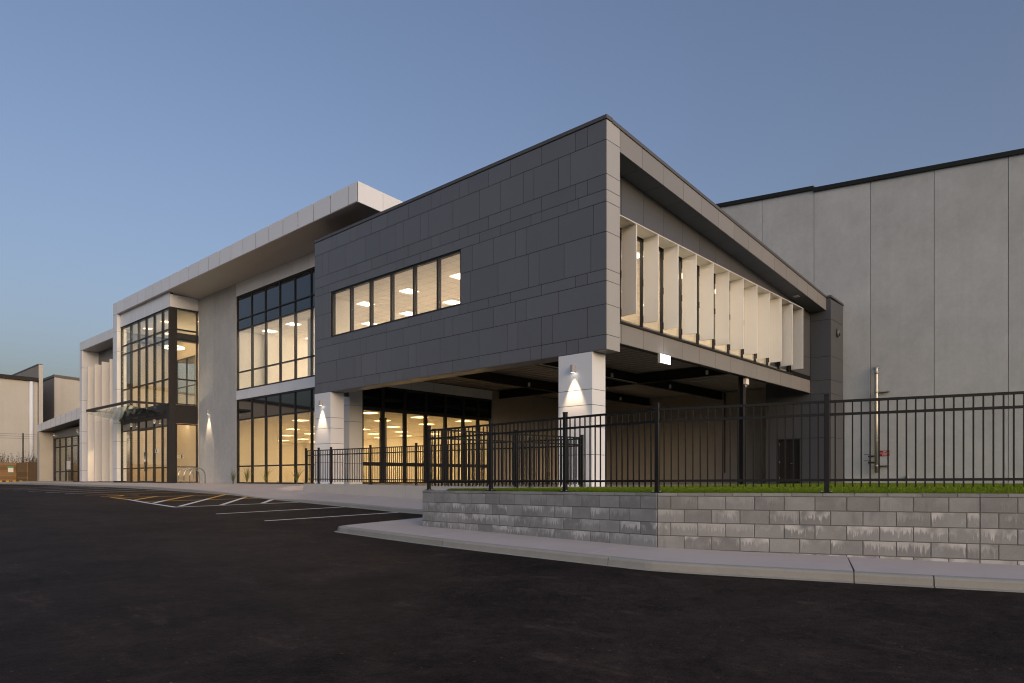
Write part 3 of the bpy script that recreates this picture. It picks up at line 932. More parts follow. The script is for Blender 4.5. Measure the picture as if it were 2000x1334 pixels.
# ---- entrance bay
for a, b in zip([31.11, 32.43, 33.75, 35.07, 36.40, 37.74], [32.43, 33.75, 35.07, 36.40, 37.74, 39.46]):
    panel_x("white_panel", 0.0, a, b, 10.45, 11.32, 'white')
panel_y("white_panel", 31.1, T + .002, XG - .01, 10.46, 11.22, 'white')
joined("entrance_lintel", [((.0105, 31.125, 10.45), (.2, 39.46, 11.3)), ((.2, 31.125, 10.45), (XG, 31.3, 11.2))], 'dark', OB)
EM = [37.70, 36.34, 35.02, 33.70, 32.41]
glazing('x', .04, 31.30, 39.46, 4.68, 10.44, EM, [6.21, 8.59, 9.16], depth=.16, fw=.08, mw=.07)
glazing('x', .04, 36.34, 39.46, 0.0, 3.95, [37.70], [.93, 3.42], is_sp=lambda u, z: z > 3.42, depth=.14, fw=.07, mw=.07)
glazing('x', .04, 31.56, 33.75, 0.0, 3.95, [32.43], [.93, 3.42], is_sp=lambda u, z: z > 3.42, depth=.14, fw=.07, mw=.07)
glazing('x', .04, 33.75, 36.34, 3.42, 3.95, [35.04], [], is_sp=lambda u, z: True, depth=.14, fw=.05, mw=.05)
for a, b, hy in ((33.77, 35.035, 34.98), (35.045, 36.32, 35.10)):
    d_ = joined("door", [((.06, a, .01), (.11, a + .09, 3.40)), ((.06, b - .09, .01), (.11, b, 3.40)), ((.06, a + .09, .01), (.11, b - .09, .12)), ((.06, a + .09, 3.30), (.11, b - .09, 3.40)), ((.06, a + .09, .90), (.11, b - .09, .97))], 'frame', OB)
    box("pane", (.08, a + .09, .97), (.092, b - .09, 3.30), 'glass', d_)
    box("pane", (.08, a + .09, .12), (.092, b - .09, .90), 'glass', d_)
    tube("handle", [(.0, hy, .72), (.0, hy, 1.92)], .022, 'stainless', d_)
box("entrance_band", (.02, 31.56, 3.96), (.2, 39.46, 4.67), 'frame', OB)
box("corner_post", (.0, 31.12, 0), (.36, 31.29, 10.44), 'frame', OB)
box("corner_post", (.015, 31.30, 0), (.2, 31.55, 4.67), 'frame', OB)
glazing('y', 31.13, .37, 1.66, .02, 3.56, [], [.97], depth=.14, fw=.07)
glazing('y', 31.13, .37, 1.66, 4.70, 10.45, [], [6.22, 8.60, 9.19], depth=.14, fw=.07, mw=.08)
panel_y("entrance_band", 31.125, .37, 1.67, 3.57, 4.69, 'frame', .1)
# precast wall right of the entrance
for a, b in ((26.20, 29.08), (29.08, 31.12)):
    box("concrete_panel", (XG - .01, a + .006, 0), (XG + .17, b - .006, 11.19), 'concrete', OB)

# ---- entrance canopy: steel edge beams, hung glass
cn = joined("entrance_canopy", [((-1.9, 31.77, 4.66), (-1.8, 39.9, 4.81)), ((-1.8, 31.77, 4.66), (.04, 31.87, 4.79)), ((-1.8, 39.8, 4.66), (XR - .0, 39.9, 4.79)), ((-.06, 31.87, 4.12), (.018, 39.46, 4.42))], 'frame', OB)
for k in range(6):
    a = 31.95 + k * 1.30
    poly_prism("glass_panel", [(-1.86, 4.52), (-.10, 4.20), (-.10, 4.215), (-1.86, 4.535)], 'y', a, a + 1.28, 'glassc', cn)
    for dx, dz in ((-1.5, .0), (-.5, -.18)):
        tube("spider_fitting", [(dx, a + .02, 4.47 + dz), (dx, a + .02, 4.66)], .014, 'stainless', cn, 8)
    box("canopy_rib", (-.09, a - .02, 4.10), (-.061, a, 4.42), 'frame', cn)

# ---- white frame and fins left of the entrance
F2 = [40.24 + 1.22 * k for k in range(6)] + [47.56]
for a, b in zip(F2, F2[1:]):
    panel_x("roof_panel", XR, a, b, 9.85, 10.51, 'white', .008, .02)
joined("roof", [((XR + .0105, 40.25, 9.87), (8, 47.5, 10.48)), ((.9, 40.25, 4.5), (1.0, 47.5, 9.87))], 'clad', OB)
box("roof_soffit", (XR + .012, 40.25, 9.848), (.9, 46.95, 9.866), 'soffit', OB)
for a, b in zip([.04, .86, 2.93, 3.78, 5.25, 6.12, 8.55], [.86, 2.93, 3.78, 5.25, 6.12, 8.55, 9.845]):
    box("white_panel", (XR, 46.965, a + G2), (.95, 47.56, b - G2), 'white', OB)
box("leg_core", (XR + .02, 46.985, .0), (.93, 47.54, 9.84), 'dark', OB)
for y in (45.70, 44.12, 42.53, 40.89):
    fn = box("tall_fin", (XR, y - .06, 4.385), (.62, y + .06, 8.48), 'fin', OB)
    box("fin_lower", (XR, y - .06, .08), (.62, y + .06, 4.37), 'fin', fn)
box("front_wall", (.9, 40.25, 0), (1.0, 46.96, 4.5), 'clad', OB)
# ---- low wing at the far left
poly_prism("wing_fascia", [(47.58, 4.88), (60.35, 4.39), (60.35, 4.99), (47.58, 5.74)], 'x', -.0, .06, 'white', OB)
for k in range(1, 9):
    y = 47.58 + 12.77 * k / 9
    box("fascia_joint", (-.004, y - .012, lerp(4.88, 4.39, k / 9) + .01), (.0, y + .012, lerp(5.74, 4.99, k / 9) - .01), 'cap', OB)
poly_prism("wing_roof", [(47.58, 4.87), (60.35, 4.38), (60.35, 4.9), (47.58, 5.6)], 'x', .065, 12, 'cap', OB)
box("wing_pier", (.0, 59.62, -.05), (1.1, 60.35, 4.38), 'concrete_o', OB)
joined("wing_wall", [((1.0, 59.35, 0), (1.15, 59.62, 4.4)), ((1.0, 47.58, 3.80), (1.15, 59.35, 4.5)), ((1.0, 47.58, 0), (1.15, 50.6, 3.8)), ((1.15, 60.2, 0), (12, 60.35, 4.3))], 'clad', OB)
glazing('x', 1.03, 50.6, 59.35, .0, 3.80, [57.75, 56.03, 54.35, 52.6], [.87, 2.99], depth=.14, fw=.08, mw=.09)
box("window_notice", (1.06, 54.75, 1.05), (1.075, 55.75, 1.75), 'signw', OB)
box("wing_floor", (1.15, 47.6, -.2), (12, 60.2, .01), 'floor', OB)
box("room_wall", (9.0, 47.6, 0), (9.1, 60.2, 4.2), 'wallw', OB)
box("wing_ceiling", (1.15, 47.6, 4.0), (9.0, 60.2, 4.05), 'ceil', OB)
for y in (50.5, 54.5, 58.5):  # unseen lamps added so the wing's glass glows warm
    box("ceiling_light", (4.3, y, 3.985), (4.7, y + .4, 3.998), 'led_lob', OB)

# ---- rooms
def ceiling_grid(name, xs, ys, z, m, sx, sy, keep=lambda x, y: True):
    for x in xs:
        for y in ys:
            if keep(x, y):
                box(name, (x - sx / 2, y - sy / 2, z - .012), (x + sx / 2, y + sy / 2, z - .002), m, OB)
# upper floor
box("floor_slab", (.66, YR + .205, 5.275), (20.4, 15.2, 5.32), 'floor', OB)
box("floor_slab", (XG + .15, 15.2, 5.18), (20.4, 26.2, 5.30), 'floor', OB)
box("ceiling", (.2, YR + .16, 8.30), (20.4, 15.2, 8.36), 'ceil', OB)
box("ceiling", (XG + .15, 15.2, 8.56), (20.4, 26.2, 8.62), 'ceil', OB)
box("room_wall", (.2, YE - .12, 5.3), (XG + .2, YE - .105, 8.3), 'wall', OB)
box("room_wall", (3.2, 25.7, 5.3), (14, 25.77, 8.56), 'wall', OB)
box("room_wall", (14, YR + .2, 5.3), (14.1, 26.2, 8.56), 'wall', OB)
box("room_wall", (2.9, 20.4, 5.3), (3.2, 20.7, 8.56), 'white', OB)
box("room_wall", (XG + .15, 26.1, 5.3), (14, 26.19, 8.56), 'wall', OB)
def tbars(x0, x1, y0, y1, z):
    L = []
    x = x0 + .2
    while x < x1:
        L.append(((x - .012, y0, z - .003), (x + .012, y1, z + .01))); x += .6
    y = y0 + .2
    while y < y1:
        L.append(((x0, y - .012, z - .0045), (x1, y + .012, z + .01))); y += .6
    joined("ceiling_bars", L, 'greyp', OB, kind='stuff')
tbars(.25, 13.9, YR + .25, 15.1, 8.30)
tbars(XG + .2, 13.9, 15.3, 25.6, 8.56)
tbars(XG + .2, 20.2, 15.4, 28.8, 3.75)
ceiling_grid("ceiling_light", [2.5, 5.0, 8.4, 11.4], [2.3, 5.5, 8.7, 11.9, 15.05], 8.30, 'led_up', .6, .6, lambda x, y: y < 14.9 or x > 2)
ceiling_grid("ceiling_light", [3.0, 5.7, 9.0, 12.2], [19.2, 22.3, 24.85], 8.56, 'led_up', .6, .6)
# ground floor room
box("floor_slab", (XG + .1, 15.2, -.2), (20.4, 26.2, 0.02), 'slab', OB)
box("floor_slab", (XG + .17, 26.2, -.2), (20.4, 28.95, 0.02), 'slab', OB)
box("floor_slab", (5.6, 28.95, -.2), (20.4, 50, 0.02), 'slab', OB)
box("ceiling", (XG + .15, 15.3, 3.75), (20.4, 26.2, 3.82), 'ceil', OB)
box("ceiling", (XG + .17, 26.2, 3.75), (20.4, 28.95, 3.82), 'ceil', OB)
box("ceiling", (5.6, 28.95, 3.75), (20.4, 50, 3.82), 'ceil', OB)
box("room_wall", (20.3, 15.32, 0), (20.4, 50, 3.75), 'wall', OB)
box("room_wall", (5.6, 49.9, 0), (20.3, 50, 3.75), 'wall', OB)
box("room_wall", (XG + .18, 28.9, 0), (5.6, 29.0, 3.75), 'wall', OB)
box("room_wall", (5.6, 29.0, 0), (5.7, 49.9, 3.75), 'wall', OB)
box("room_wall", (XG + .18, 26.19, 0), (XG + .22, 28.9, 3.75), 'wall', OB)
box("room_wall", (11, 15.33, 0), (20.3, 15.4, 3.75), 'wall', OB)
box("room_wall", (7.6, 20.6, 0), (7.9, 20.9, 3.75), 'frame', OB)
ceiling_grid("ceiling_light", [5.5, 8.95, 12.4, 15.85, 19.0], [18.95, 22.4, 25.85, 29.3, 32.75, 36.2, 39.65, 43.1, 46.5], 3.75, 'led_gf', .62, .8, lambda x, y: y < 26 or x > 8.3)
# lobby
box("floor_slab", (.05, 31.15, -.2), (4.0, 41.0, .015), 'slab', OB)
joined("room_wall", [((4.0, 31.2, 0), (4.1, 37.1, 10.5)), ((4.0, 37.1, 0), (4.1, 40.3, 5.4)), ((4.0, 37.1, 8.85), (4.1, 40.3, 10.5)), ((4.0, 40.3, 0), (4.1, 41.0, 10.5))], 'wallw', OB)
box("room_wall", (.4, 41.0, 0), (4.1, 41.1, 10.5), 'wallw', OB)
box("room_wall", (XG + .18, 31.13, 0), (4.1, 31.25, 10.5), 'wallw', OB)
box("room_wall", (.25, 40.0, 0), (.4, 41.0, 10.5), 'wallw', OB)
box("ceiling", (.2, 31.3, 10.35), (4.1, 41.1, 10.44), 'ceil', OB)
glazing('x', 3.98, 37.1, 40.3, 5.4, 8.85, [38.6], [6.8], depth=.1, fw=.06, mw=.06)
box("meeting_room_wall", (6.5, 36, 5.3), (6.6, 41, 9), 'wall', OB)
box("ceiling_light", (5.0, 38.0, 8.75), (5.5, 38.5, 8.76), 'led_up', OB)
box("landing_bulkhead", (.25, 31.3, 8.62), (3.9, 31.9, 9.02), 'frame', OB)
for x, y in ((1.2, 37.9), (1.2, 34.9), (2.8, 33.2), (2.8, 38.6)):
    box("ceiling_light", (x - .22, y - .22, 10.335), (x + .22, y + .22, 10.348), 'led_lob', OB)
for x, y in ((1.0, 32.2), (3.2, 33.4), (3.2, 36.0), (3.2, 38.6), (1.2, 38.9)):
    box("lobby_downlight", (x - .2, y - .2, 4.42), (x + .2, y + .2, 4.46), 'led_lob', OB)
box("lobby_gallery", (2.2, 31.3, 4.47), (3.98, 41.0, 4.75), 'ceil', OB)

# ------------------------------------------------------------------ warehouse behind
WH = thing("warehouse", (20.5, 0, 0), "tall grey precast concrete warehouse behind and right of the office", "warehouse")
def zw(y): return 14.52 + (y + 7.53) * .0944
WJ = [30, 27.5, 25, 22.4, 19.8, 17.2, 14.4, 11.8, 9.2, 6.6, 3.97, 1.24, -1.45, -4.16, -6.97, -9.8, -12.6, -15.5, -18.4]
for a, b in zip(WJ, WJ[1:]):
    st_ = 0.10 if a > 1.3 else 0.0
    poly_prism("concrete_panel", [(b + .012, -.1), (a - .012, -.1), (a - .012, zw(a) - .20 + st_), (b + .012, zw(b) - .20 + st_)], 'x', 20.6 if a > 1.3 or False else 20.6, 20.78, 'concrete', WH)
    poly_prism("roof_capping", [(b, zw(b) - .21 + st_), (a, zw(a) - .21 + st_), (a, zw(a) + st_), (b, zw(b) + st_)], 'x', 20.5, 20.9, 'steel', WH)
poly_prism("wall_core", [(-18.3, -.1), (29.9, -.1), (29.9, zw(29.9) - .4), (-18.3, zw(-18.3) - .4)], 'x', 20.79, 20.95, 'dark', WH)
poly_prism("roof", [(-18.3, zw(-18.3) - .6), (30, zw(30) - .6), (30, zw(30) - .45), (-18.3, zw(-18.3) - .45)], 'x', 20.95, 60, 'cap', WH)
box("end_wall", (20.97, -18.35, -.1), (60, -18.2, 12.5), 'concrete', WH)

# ------------------------------------------------------------------ neighbours far left
N1 = thing("neighbour_warehouse", (3.4, 75, 0), "old cream concrete warehouse with a stepped fire wall at the far left", "warehouse")
poly_prism("wall", [(-48, -.3), (3.35, -.3), (3.35, 10.55), (-14, 10.85), (-48, 9.2)], 'y', 75, 75.3, 'concrete_o', N1)
poly_prism("gutter", [(-48, 9.2), (-14, 10.85), (3.45, 10.55), (3.45, 10.95), (-14, 11.25), (-48, 9.6)], 'y', 74.75, 75.35, 'steel', N1)
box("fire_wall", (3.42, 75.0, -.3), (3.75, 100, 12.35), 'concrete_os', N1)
box("fire_wall_capping", (3.38, 74.95, 12.36), (3.79, 100, 12.48), 'cap', N1)
box("end_pier", (3.40, 74.72, -.3), (3.76, 74.99, 12.35), 'concrete_o', N1)
tube("downpipe", [(2.75, 74.86, 10.5), (2.75, 74.86, -.2)], .2, 'white', N1, 8)
N2 = thing("neighbour_workshop", (6.1, 80, 0), "plain concrete workshop with dark side wall between white wing and old warehouse", "workshop")
poly_prism("wall", [(6.1, -.3), (26, -.3), (26, 10.9), (6.1, 11.85)], 'y', 80, 80.3, 'concrete_o', N2)
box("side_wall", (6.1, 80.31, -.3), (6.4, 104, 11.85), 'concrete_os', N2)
poly_prism("roof_capping", [(6.0, 11.86), (26, 10.91), (26, 11.2), (6.0, 12.15)], 'y', 79.9, 80.4, 'cap', N2)
box("roof_capping", (6.0, 80.41, 11.86), (6.5, 104, 12.12), 'cap', N2)
box("corner_quoin", (6.08, 79.97, -.3), (6.7, 79.995, 11.84), 'upstand', N2)

# ------------------------------------------------------------------ timber retaining wall
TW = thing("timber_retaining_wall", (-.76, 63.9, -.15), "low retaining wall of stacked brown timber boards below the old warehouse", "retaining wall")
bz = -.16
for k in range(9):
    z0 = bz + k * .207
    for a, b in ((-12.6, -8.7), (-8.69, -4.8), (-4.79, -.78)):
        box("timber_board", (a, 63.9 + random.uniform(-.01, .01), z0), (b, 63.98, z0 + .195), 'timber', TW)
    box("timber_board", (-.74, 60.4, z0), (-.66, 63.86, z0 + .195), 'timber', TW)
box("earth_fill", (-12.6, 64.0, bz), (3.3, 74.7, 1.72), 'soil', TW)
box("earth_fill", (-.65, 60.45, bz), (3.3, 63.99, 1.72), 'soil', TW)
sg = thing("notice_sign", (-1.6, 63.86, 1.2), "small green and white notice board fixed to the timber boards", "sign")
box("sign_face", (-1.42, 63.855, .86), (-1.02, 63.875, 1.24), 'signw', sg)
box("sign_header", (-1.45, 63.85, 1.245), (-1.0, 63.87, 1.40), 'signg', sg)
box("sign_footer", (-1.42, 63.852, .80), (-1.02, 63.872, .855), 'signg', sg)
sf = thing("security_fence", (.5, 63.2, 1.7), "dark steel fence post with three wires above the timber wall", "fence")
tube("fence_post", [(-.2, 64.3, 1.7), (-.2, 64.3, 4.45)], .055, 'fence', sf, 8)
for z_ in (3.95, 4.15, 4.35):
    tube("wire", [(-12, 64.3, z_ + .05), (-6, 64.3, z_ - .03), (-.2, 64.3, z_), (3.3, 64.3, z_ - .02)], .010, 'fence', sf, 5)
# weeds on the bank: twiggy stems with leaflets
v, f = [], []
rw = random.Random(3)
for i in range(420):
    x, y = rw.uniform(-9, 3.0), rw.uniform(64.1, 66)
    if x > -.6 and rw.random() < .5:
        y = rw.uniform(61, 64)
    h = rw.uniform(.25, 1.25) * (1.0 if rw.random() < .6 else .6)
    lx, ly = rw.uniform(-.25, .25), rw.uniform(-.2, .2)
    b = len(v)
    v += [(x, y, 1.70), (x + .02, y, 1.70), (x + lx, y + ly, 1.70 + h)]
    f.append((b, b + 1, b + 2))
    for k in range(9):
        t = rw.uniform(.25, 1)
        c = Vector((x + lx * t, y + ly * t, 1.70 + h * t))
        d = Vector((rw.uniform(-1, 1), rw.uniform(-1, 1), rw.uniform(-.3, 1))).normalized() * rw.uniform(.04, .13)
        e = Vector((-d.y, d.x, d.z * .3)) * .4
        b = len(v)
        v += [c, c + d * .5 + e, c + d, c + d * .5 - e]
        f.append((b, b + 1, b + 2, b + 3))
wd = put("weeds", mesh(v, f, M['weed']), (0, 0, 0), kind='stuff')
wd["label"] = "dry twiggy weeds along the top of the timber wall"
for i, (x, y) in enumerate(((-2.35, 60.6), (-1.45, 60.3))):
    ws = thing("wheel_stop", (x, y, gz(x, y)), ("black rubber wheel stop with yellow bands, left one by the timber wall", "black rubber wheel stop with yellow bands, nearest the white wing pier")[i], "wheel stop", "wheel stops by the timber wall")
    z0 = gz(x, y) + .004
    poly_prism("stop_body", [(y - .08, z0), (y + .08, z0), (y + .05, z0 + .12), (y - .05, z0 + .12)], 'x', x - .42, x + .42, 'rubber', ws)
    for k in (-.24, .24):
        poly_prism("yellow_band", [(y - .086, z0), (y + .086, z0), (y + .055, z0 + .126), (y - .055, z0 + .126)], 'x', x + k - .11, x + k + .11, 'yellow', ws)

# ------------------------------------------------------------------ block retaining wall
BW = thing("block_retaining_wall", (-6.9, -5.7, -.8), "grey concrete block retaining wall with white lime bloom beside the footpath", "retaining wall")
def wall_top(s): return interp(s, [0, 5.91, 10.06, 16], [.008, .042, .068, .09])
rb = random.Random(11)
BL, BH, BD = .40, .20, .19
def lay(P0, P1, s0, first_half, closed_ends=True, bloom=1.0):
    d = (P1 - P0); L = d.length; d = d / L
    nrm = Vector((-d.y, d.x))                       # away from the street
    if nrm.x < 0 and abs(d.y) > abs(d.x): nrm = -nrm
    ang = math.atan2(d.y, d.x)
    for c in range(5):
        t = 0.0
        first = True
        while t < L - .03:
            ln = BL
            if first and (c + first_half) % 2:
                ln = BL / 2
            if L - (t + ln) < .11:
                ln = L - t
            first = False
            mid = P0 + d * (t + ln / 2) + nrm * (BD / 2 + rb.uniform(-.0015, .0015))
            z = wall_top(s0 + t + ln / 2) - .048 - BH * c - BH / 2
            o = put("block", boxmesh(round(ln - .011, 3), BD, BH - .011, M['block'], .004), (mid.x, mid.y, z), BW, ang)
            o["bloom"] = float(max(0.0, min(1.0, rb.gauss(.75, .35)))) * bloom * (0.25 if c == 0 else 1.0)
            t += ln
    t = 0.0
    first = True
    while t < L - .03:
        ln = .30 if first else BL
        first = False
        if L - (t + ln) < .15:
            ln = L - t
        mid = P0 + d * (t + ln / 2) + nrm * (BD / 2)
        z = wall_top(s0 + t + ln / 2) - .024
        o = put("capping_block", boxmesh(round(ln - .006, 3), BD + .006, .044, M['block'], .004), (mid.x, mid.y, z), BW, ang)
        o["bloom"] = 0.0
        t += ln
    # mortar core, set back from the faces
    a0, a1 = P0 + nrm * .006 + d * .001, P1 + nrm * .006 - d * .001
    b0, b1 = P0 + nrm * (BD - .006) + d * .001, P1 + nrm * (BD - .006) - d * .001
    zt0, zt1 = wall_top(s0) - .01, wall_top(s0 + L) - .01
    v = []
    for p, zt in ((a0, zt0), (a1, zt1), (b1, zt1), (b0, zt0)):
        v += [(p.x, p.y, zt - 1.05), (p.x, p.y, zt)]
    f = [(0, 2, 3, 1), (2, 4, 5, 3), (4, 6, 7, 5), (6, 0, 1, 7), (1, 3, 5, 7), (0, 6, 4, 2)]
    c = Vector((P0.x, P0.y, 0))
    put("mortar_core", fixn(mesh([Vector(q) - c for q in v], f, M['mortar'])), c, BW)
lay(WA, WB, 0.0, 0)
WE = WB + WD * 4.15
lay(WB + WD * .005, WE, 5.91, 1)
lay(WE, WC, 10.06, 0)
lay(Vector((-1.95, .19)), WA + Vector((.195, 0)), -3, 0, bloom=.4)

# ------------------------------------------------------------------ pale upstand below the ramp fence
RW = thing("ramp_wall", (-1.85, 6.5, -.3), "pale low concrete upstand wall under the ramp fence", "low wall")
poly_prism("concrete_pour", [(12.9, -.4), (12.0, -.45), (12.0, .066), (12.9, .07)], 'x', -1.95, -1.77, 'upstand', RW)
for a, b in ((11.99, 6.6), (6.59, .12)):
    poly_prism("concrete_pour", [(a, -.6), (b, -.75), (b, lerp(.01, .066, b / 12)), (a, lerp(.01, .066, a / 12))], 'x', -1.95, -1.77, 'upstand', RW)

# ------------------------------------------------------------------ fences
POSTH, RAILS = 1.365, (1.28, 1.10, .18)
def fence(name, pts, zb, label, group, gap=.104, skip=(), rail_size=.036):
    p0 = Vector(pts[0])
    F = thing(name, (p0.x, p0.y, zb(0)), label, "fence", group)
    pm = boxmesh(.064, .064, POSTH, M['fence'], .004)
    cm = boxmesh(.072, .072, .024, M['fence'], .005)
    fm = boxmesh(.15, .12, .012, M['fence'], .003)
    km = boxmesh(.018, .018, 1.21, M['fence'], 0)
    bmh = boxmesh(.022, .022, .016, M['galv'], .003)
    s = 0.0
    for i, p in enumerate(pts):
        p = Vector(p)
        q = Vector(pts[min(i + 1, len(pts) - 1)]) - Vector(pts[max(i - 1, 0)])
        ang = math.atan2(q.y, q.x)
        if i > 0:
            s += (p - Vector(pts[i - 1])).length
        z = zb(s)
        if i in skip:
            continue
        po = put("fence_post", pm, (p.x, p.y, z + POSTH / 2), F, ang)
        for nm, me_, zz in (("post_cap", cm, z + POSTH + .008), ("base_plate", fm, z + .007)):
            o = bpy.data.objects.new(nm, me_); COL.objects.link(o); o.parent = po; o.location = (0, 0, zz - (z + POSTH / 2)); POS[o.name] = Vector((p.x, p.y, zz))
        for sx in (-.058, .058):
            o = bpy.data.objects.new("bolt", bmh); COL.objects.link(o); o.parent = po; o.location = (sx, -.035, .02 - POSTH / 2); POS[o.name] = Vector((p.x, p.y, z))
    s = 0.0
    for a, b in zip(pts, pts[1:]):
        a, b = Vector(a), Vector(b)
        d = b - a; L = d.length; d = d / L
        ang = math.atan2(d.y, d.x)
        za, zc = zb(s), zb(s + L)
        for rz_ in RAILS:
            h = rail_size / 2
            v = []
            L2 = L / 2 - .034
            for xx, zz in ((-L2, (za - zc) / 2), (L2, (zc - za) / 2)):
                v += [(xx, -.018, zz - h), (xx, .018, zz - h), (xx, .018, zz + h), (xx, -.018, zz + h)]
            f = [(0, 1, 2, 3), (7, 6, 5, 4), (0, 4, 5, 1), (1, 5, 6, 2), (2, 6, 7, 3), (3, 7, 4, 0)]
            m_ = (a + b) / 2
            put("rail", fixn(mesh(v, f, M['fence'])), (m_.x, m_.y, (za + zc) / 2 + rz_), F, ang)
        n = max(2, round((L - .064) / gap))
        for k in range(1, n):
            t = k / n
            p = a + d * (L * t)
            put("picket", km, (p.x, p.y, lerp(za, zc, t) + .085 + .605), F, ang)
        s += L
    return F
SP = [0, 1.93, 3.81, 5.65]
FP = [(-6.516, .083), (-6.618, -1.872), (-6.718, -3.775), (-6.815, -5.65), (-6.05, -7.905), (-5.30, -10.17), (-4.55, -12.43)]
def zfront(s): return wall_top(s + .2) + .004
fence("boundary_fence", FP, zfront, "tall black picket fence on top of the block wall, nearest the street", None)
fence("return_fence", [(-6.50, .05), (-4.1, -.26), (-1.87, -.54)], lambda s: .035, "black picket fence crossing the lawn from block wall to ramp", None, skip=(0, 2))
fence("ramp_fence", [(-1.86, y) for y in (12.85, 11.95, 11.1, 8.64, 6.15, 3.67, 1.25, -.53)], lambda s: lerp(.068, .012, s / 13.4), "black picket fence on the pale upstand in front of white columns", None, gap=.105)

# ------------------------------------------------------------------ lawn
lx = [(-6.42, -.35), (-6.60, -3.2), (-6.70, -5.68), (-6.35, -6.8), (-3.6, -14.9), (20.45, -18), (20.45, -.25), (18.5, -.25), (18.5, -.3), (0, -.3), (-1.8, -.66)]
v = [(x, y, .012) for x, y in lx] + [(x, y, -.3) for x, y in lx]
n = len(lx)
f = [tuple(range(n))] + [(i, (i + 1) % n, n + (i + 1) % n, n + i) for i in range(n)]
me = mesh(v, f, M['turf'])
put("lawn_soil", fixn(me), (0, 0, 0), kind='structure')
def inside(x, y):
    c = False
    for i in range(n):
        x1, y1 = lx[i]; x2, y2 = lx[(i + 1) % n]
        if (y1 > y) != (y2 > y) and x < (x2 - x1) * (y - y1) / (y2 - y1) + x1:
            c = not c
    return c
rg = random.Random(5)
v, f = [], []
def blade(x, y, h, w_):
    a = rg.uniform(0, 6.283)
    dx, dy = math.cos(a) * w_, math.sin(a) * w_
    lxx, lyy = rg.uniform(-.4, .4) * h, rg.uniform(-.4, .4) * h
    b = len(v)
    v.extend(((x - dx, y - dy, .01), (x + dx, y + dy, .01), (x + lxx, y + lyy, .012 + h)))
    f.append((b, b + 1, b + 2))
cnt = 0
while cnt < 130000:
    r_ = rg.random()
    if r_ < .55:
        s_ = rg.random()
        y = rg.uniform(-13.5, -.4)
        x0 = interp(y, [-14.9, -6.8, -5.68, -3.2, -.35], [-3.6, -6.35, -6.7, -6.6, -6.42])
        x = x0 + (rg.random() ** 1.6) * 5.0
    else:
        x, y = rg.uniform(-6.5, 20.3), rg.uniform(-13.5, -.4)
    if not inside(x, y):
        continue
    big = x > 2
    blade(x, y, rg.uniform(.028, .062) * (1.15 if big else 1), rg.uniform(.004, .007) * (2.2 if big else 1))
    cnt += 1
gl = put("lawn_grass", mesh(v, f, M['grass']), (0, 0, 0), kind='stuff')
gl["label"] = "short green lawn behind the block wall"

# ------------------------------------------------------------------ lamps
def spot(parent, loc, energy, col=(1.0, .70, .42), ang=72, blend=.65, rad=.03):
    d = bpy.data.lights.new("lamp_beam", 'SPOT')
    d.energy = energy; d.color = col; d.spot_size = math.radians(ang); d.spot_blend = blend; d.shadow_soft_size = rad
    d.use_nodes = True
    ln, ll = d.node_tree.nodes, d.node_tree.links
    fo = ln.new("ShaderNodeLightFalloff")
    fo.inputs["Strength"].default_value = 1.0
    fo.inputs["Smooth"].default_value = 0.02
    ll.new(fo.outputs["Quadratic"], ln["Emission"].inputs["Strength"])
    o = bpy.data.objects.new("lamp_beam", d)
    COL.objects.link(o)
    o.parent = parent
    o.location = Vector(loc) - POS[parent.name]
    return o
def wall_light(x, y, z, label, e=26, w_=.105, ax='x', ang=58):
    L = thing("wall_light", (x, y, z), label, "wall lamp", "square downlights on the outside walls")
    box("lamp_housing", (x - .15, y - w_ / 2, z - .11), (x - .03, y + w_ / 2, z + .11), 'lampm', L, .006)
    box("lamp_bracket", (x - .031, y - .035, z - .05), (x - .001, y + .035, z + .05), 'lampm', L)
    box("lamp_lens", (x - .13, y - w_ / 2 + .02, z - .116), (x - .05, y + w_ / 2 - .02, z - .111), 'led_spot', L)
    spot(L, (x - .085, y, z - .125), e, ang=ang)
    return L
wall_light(0.0, 1.13, 3.50, "square silver downlight on the near white column", 230)
wall_light(0.0, 14.66, 3.50, "square silver downlight on the far white column beside the glazing", 230)
wall_light(XG - .01, 29.64, 4.22, "square silver downlight on the bare concrete wall by the bike hoops", 270, ang=52)
wall_light(.02, 37.19, 3.78, "silver downlight under the glass canopy, left of the entrance doors", 30)
wall_light(.02, 33.27, 3.78, "silver downlight under the glass canopy, right of the entrance doors", 30)
wall_light(1.0, 58.95, 4.15, "silver downlight at the left end over the low wing glazing", 30)
wall_light(1.0, 52.2, 4.15, "silver downlight at the right end over the low wing glazing", 30)
wall_light(.88, 45.1, 3.2, "silver downlight tucked behind the leftmost tall white fin", 130, ang=110)
wall_light(.88, 40.45, 3.2, "silver downlight tucked behind the rightmost tall white fin", 130, ang=110)

fl = thing("floodlight", (4.5, .7, 4.45), "white square floodlight glowing under the panelled band of the undercroft", "floodlight")
box("lamp_box", (4.08, .645, 4.15), (4.77, .742, 4.455), 'greyp', fl, .006)
box("lamp_lens", (4.11, .632, 4.16), (4.75, .644, 4.445), 'led_flood', fl)

jb = thing("junction_box", (11.45, .95, 4.3), "white electrical box with two cable glands on the steel post", "junction box")
box("box_body", (11.40, .86, 4.20), (11.68, .99, 4.44), 'signw', jb, .006)
for x in (11.48, 11.60):
    tube("cable_gland", [(x, .93, 4.20), (x, .93, 4.08)], .025, 'greyp', jb, 8)
tube("conduit", [(11.64, 1.05, 4.2), (11.64, 1.05, .02)], .04, 'galv', jb, 10)

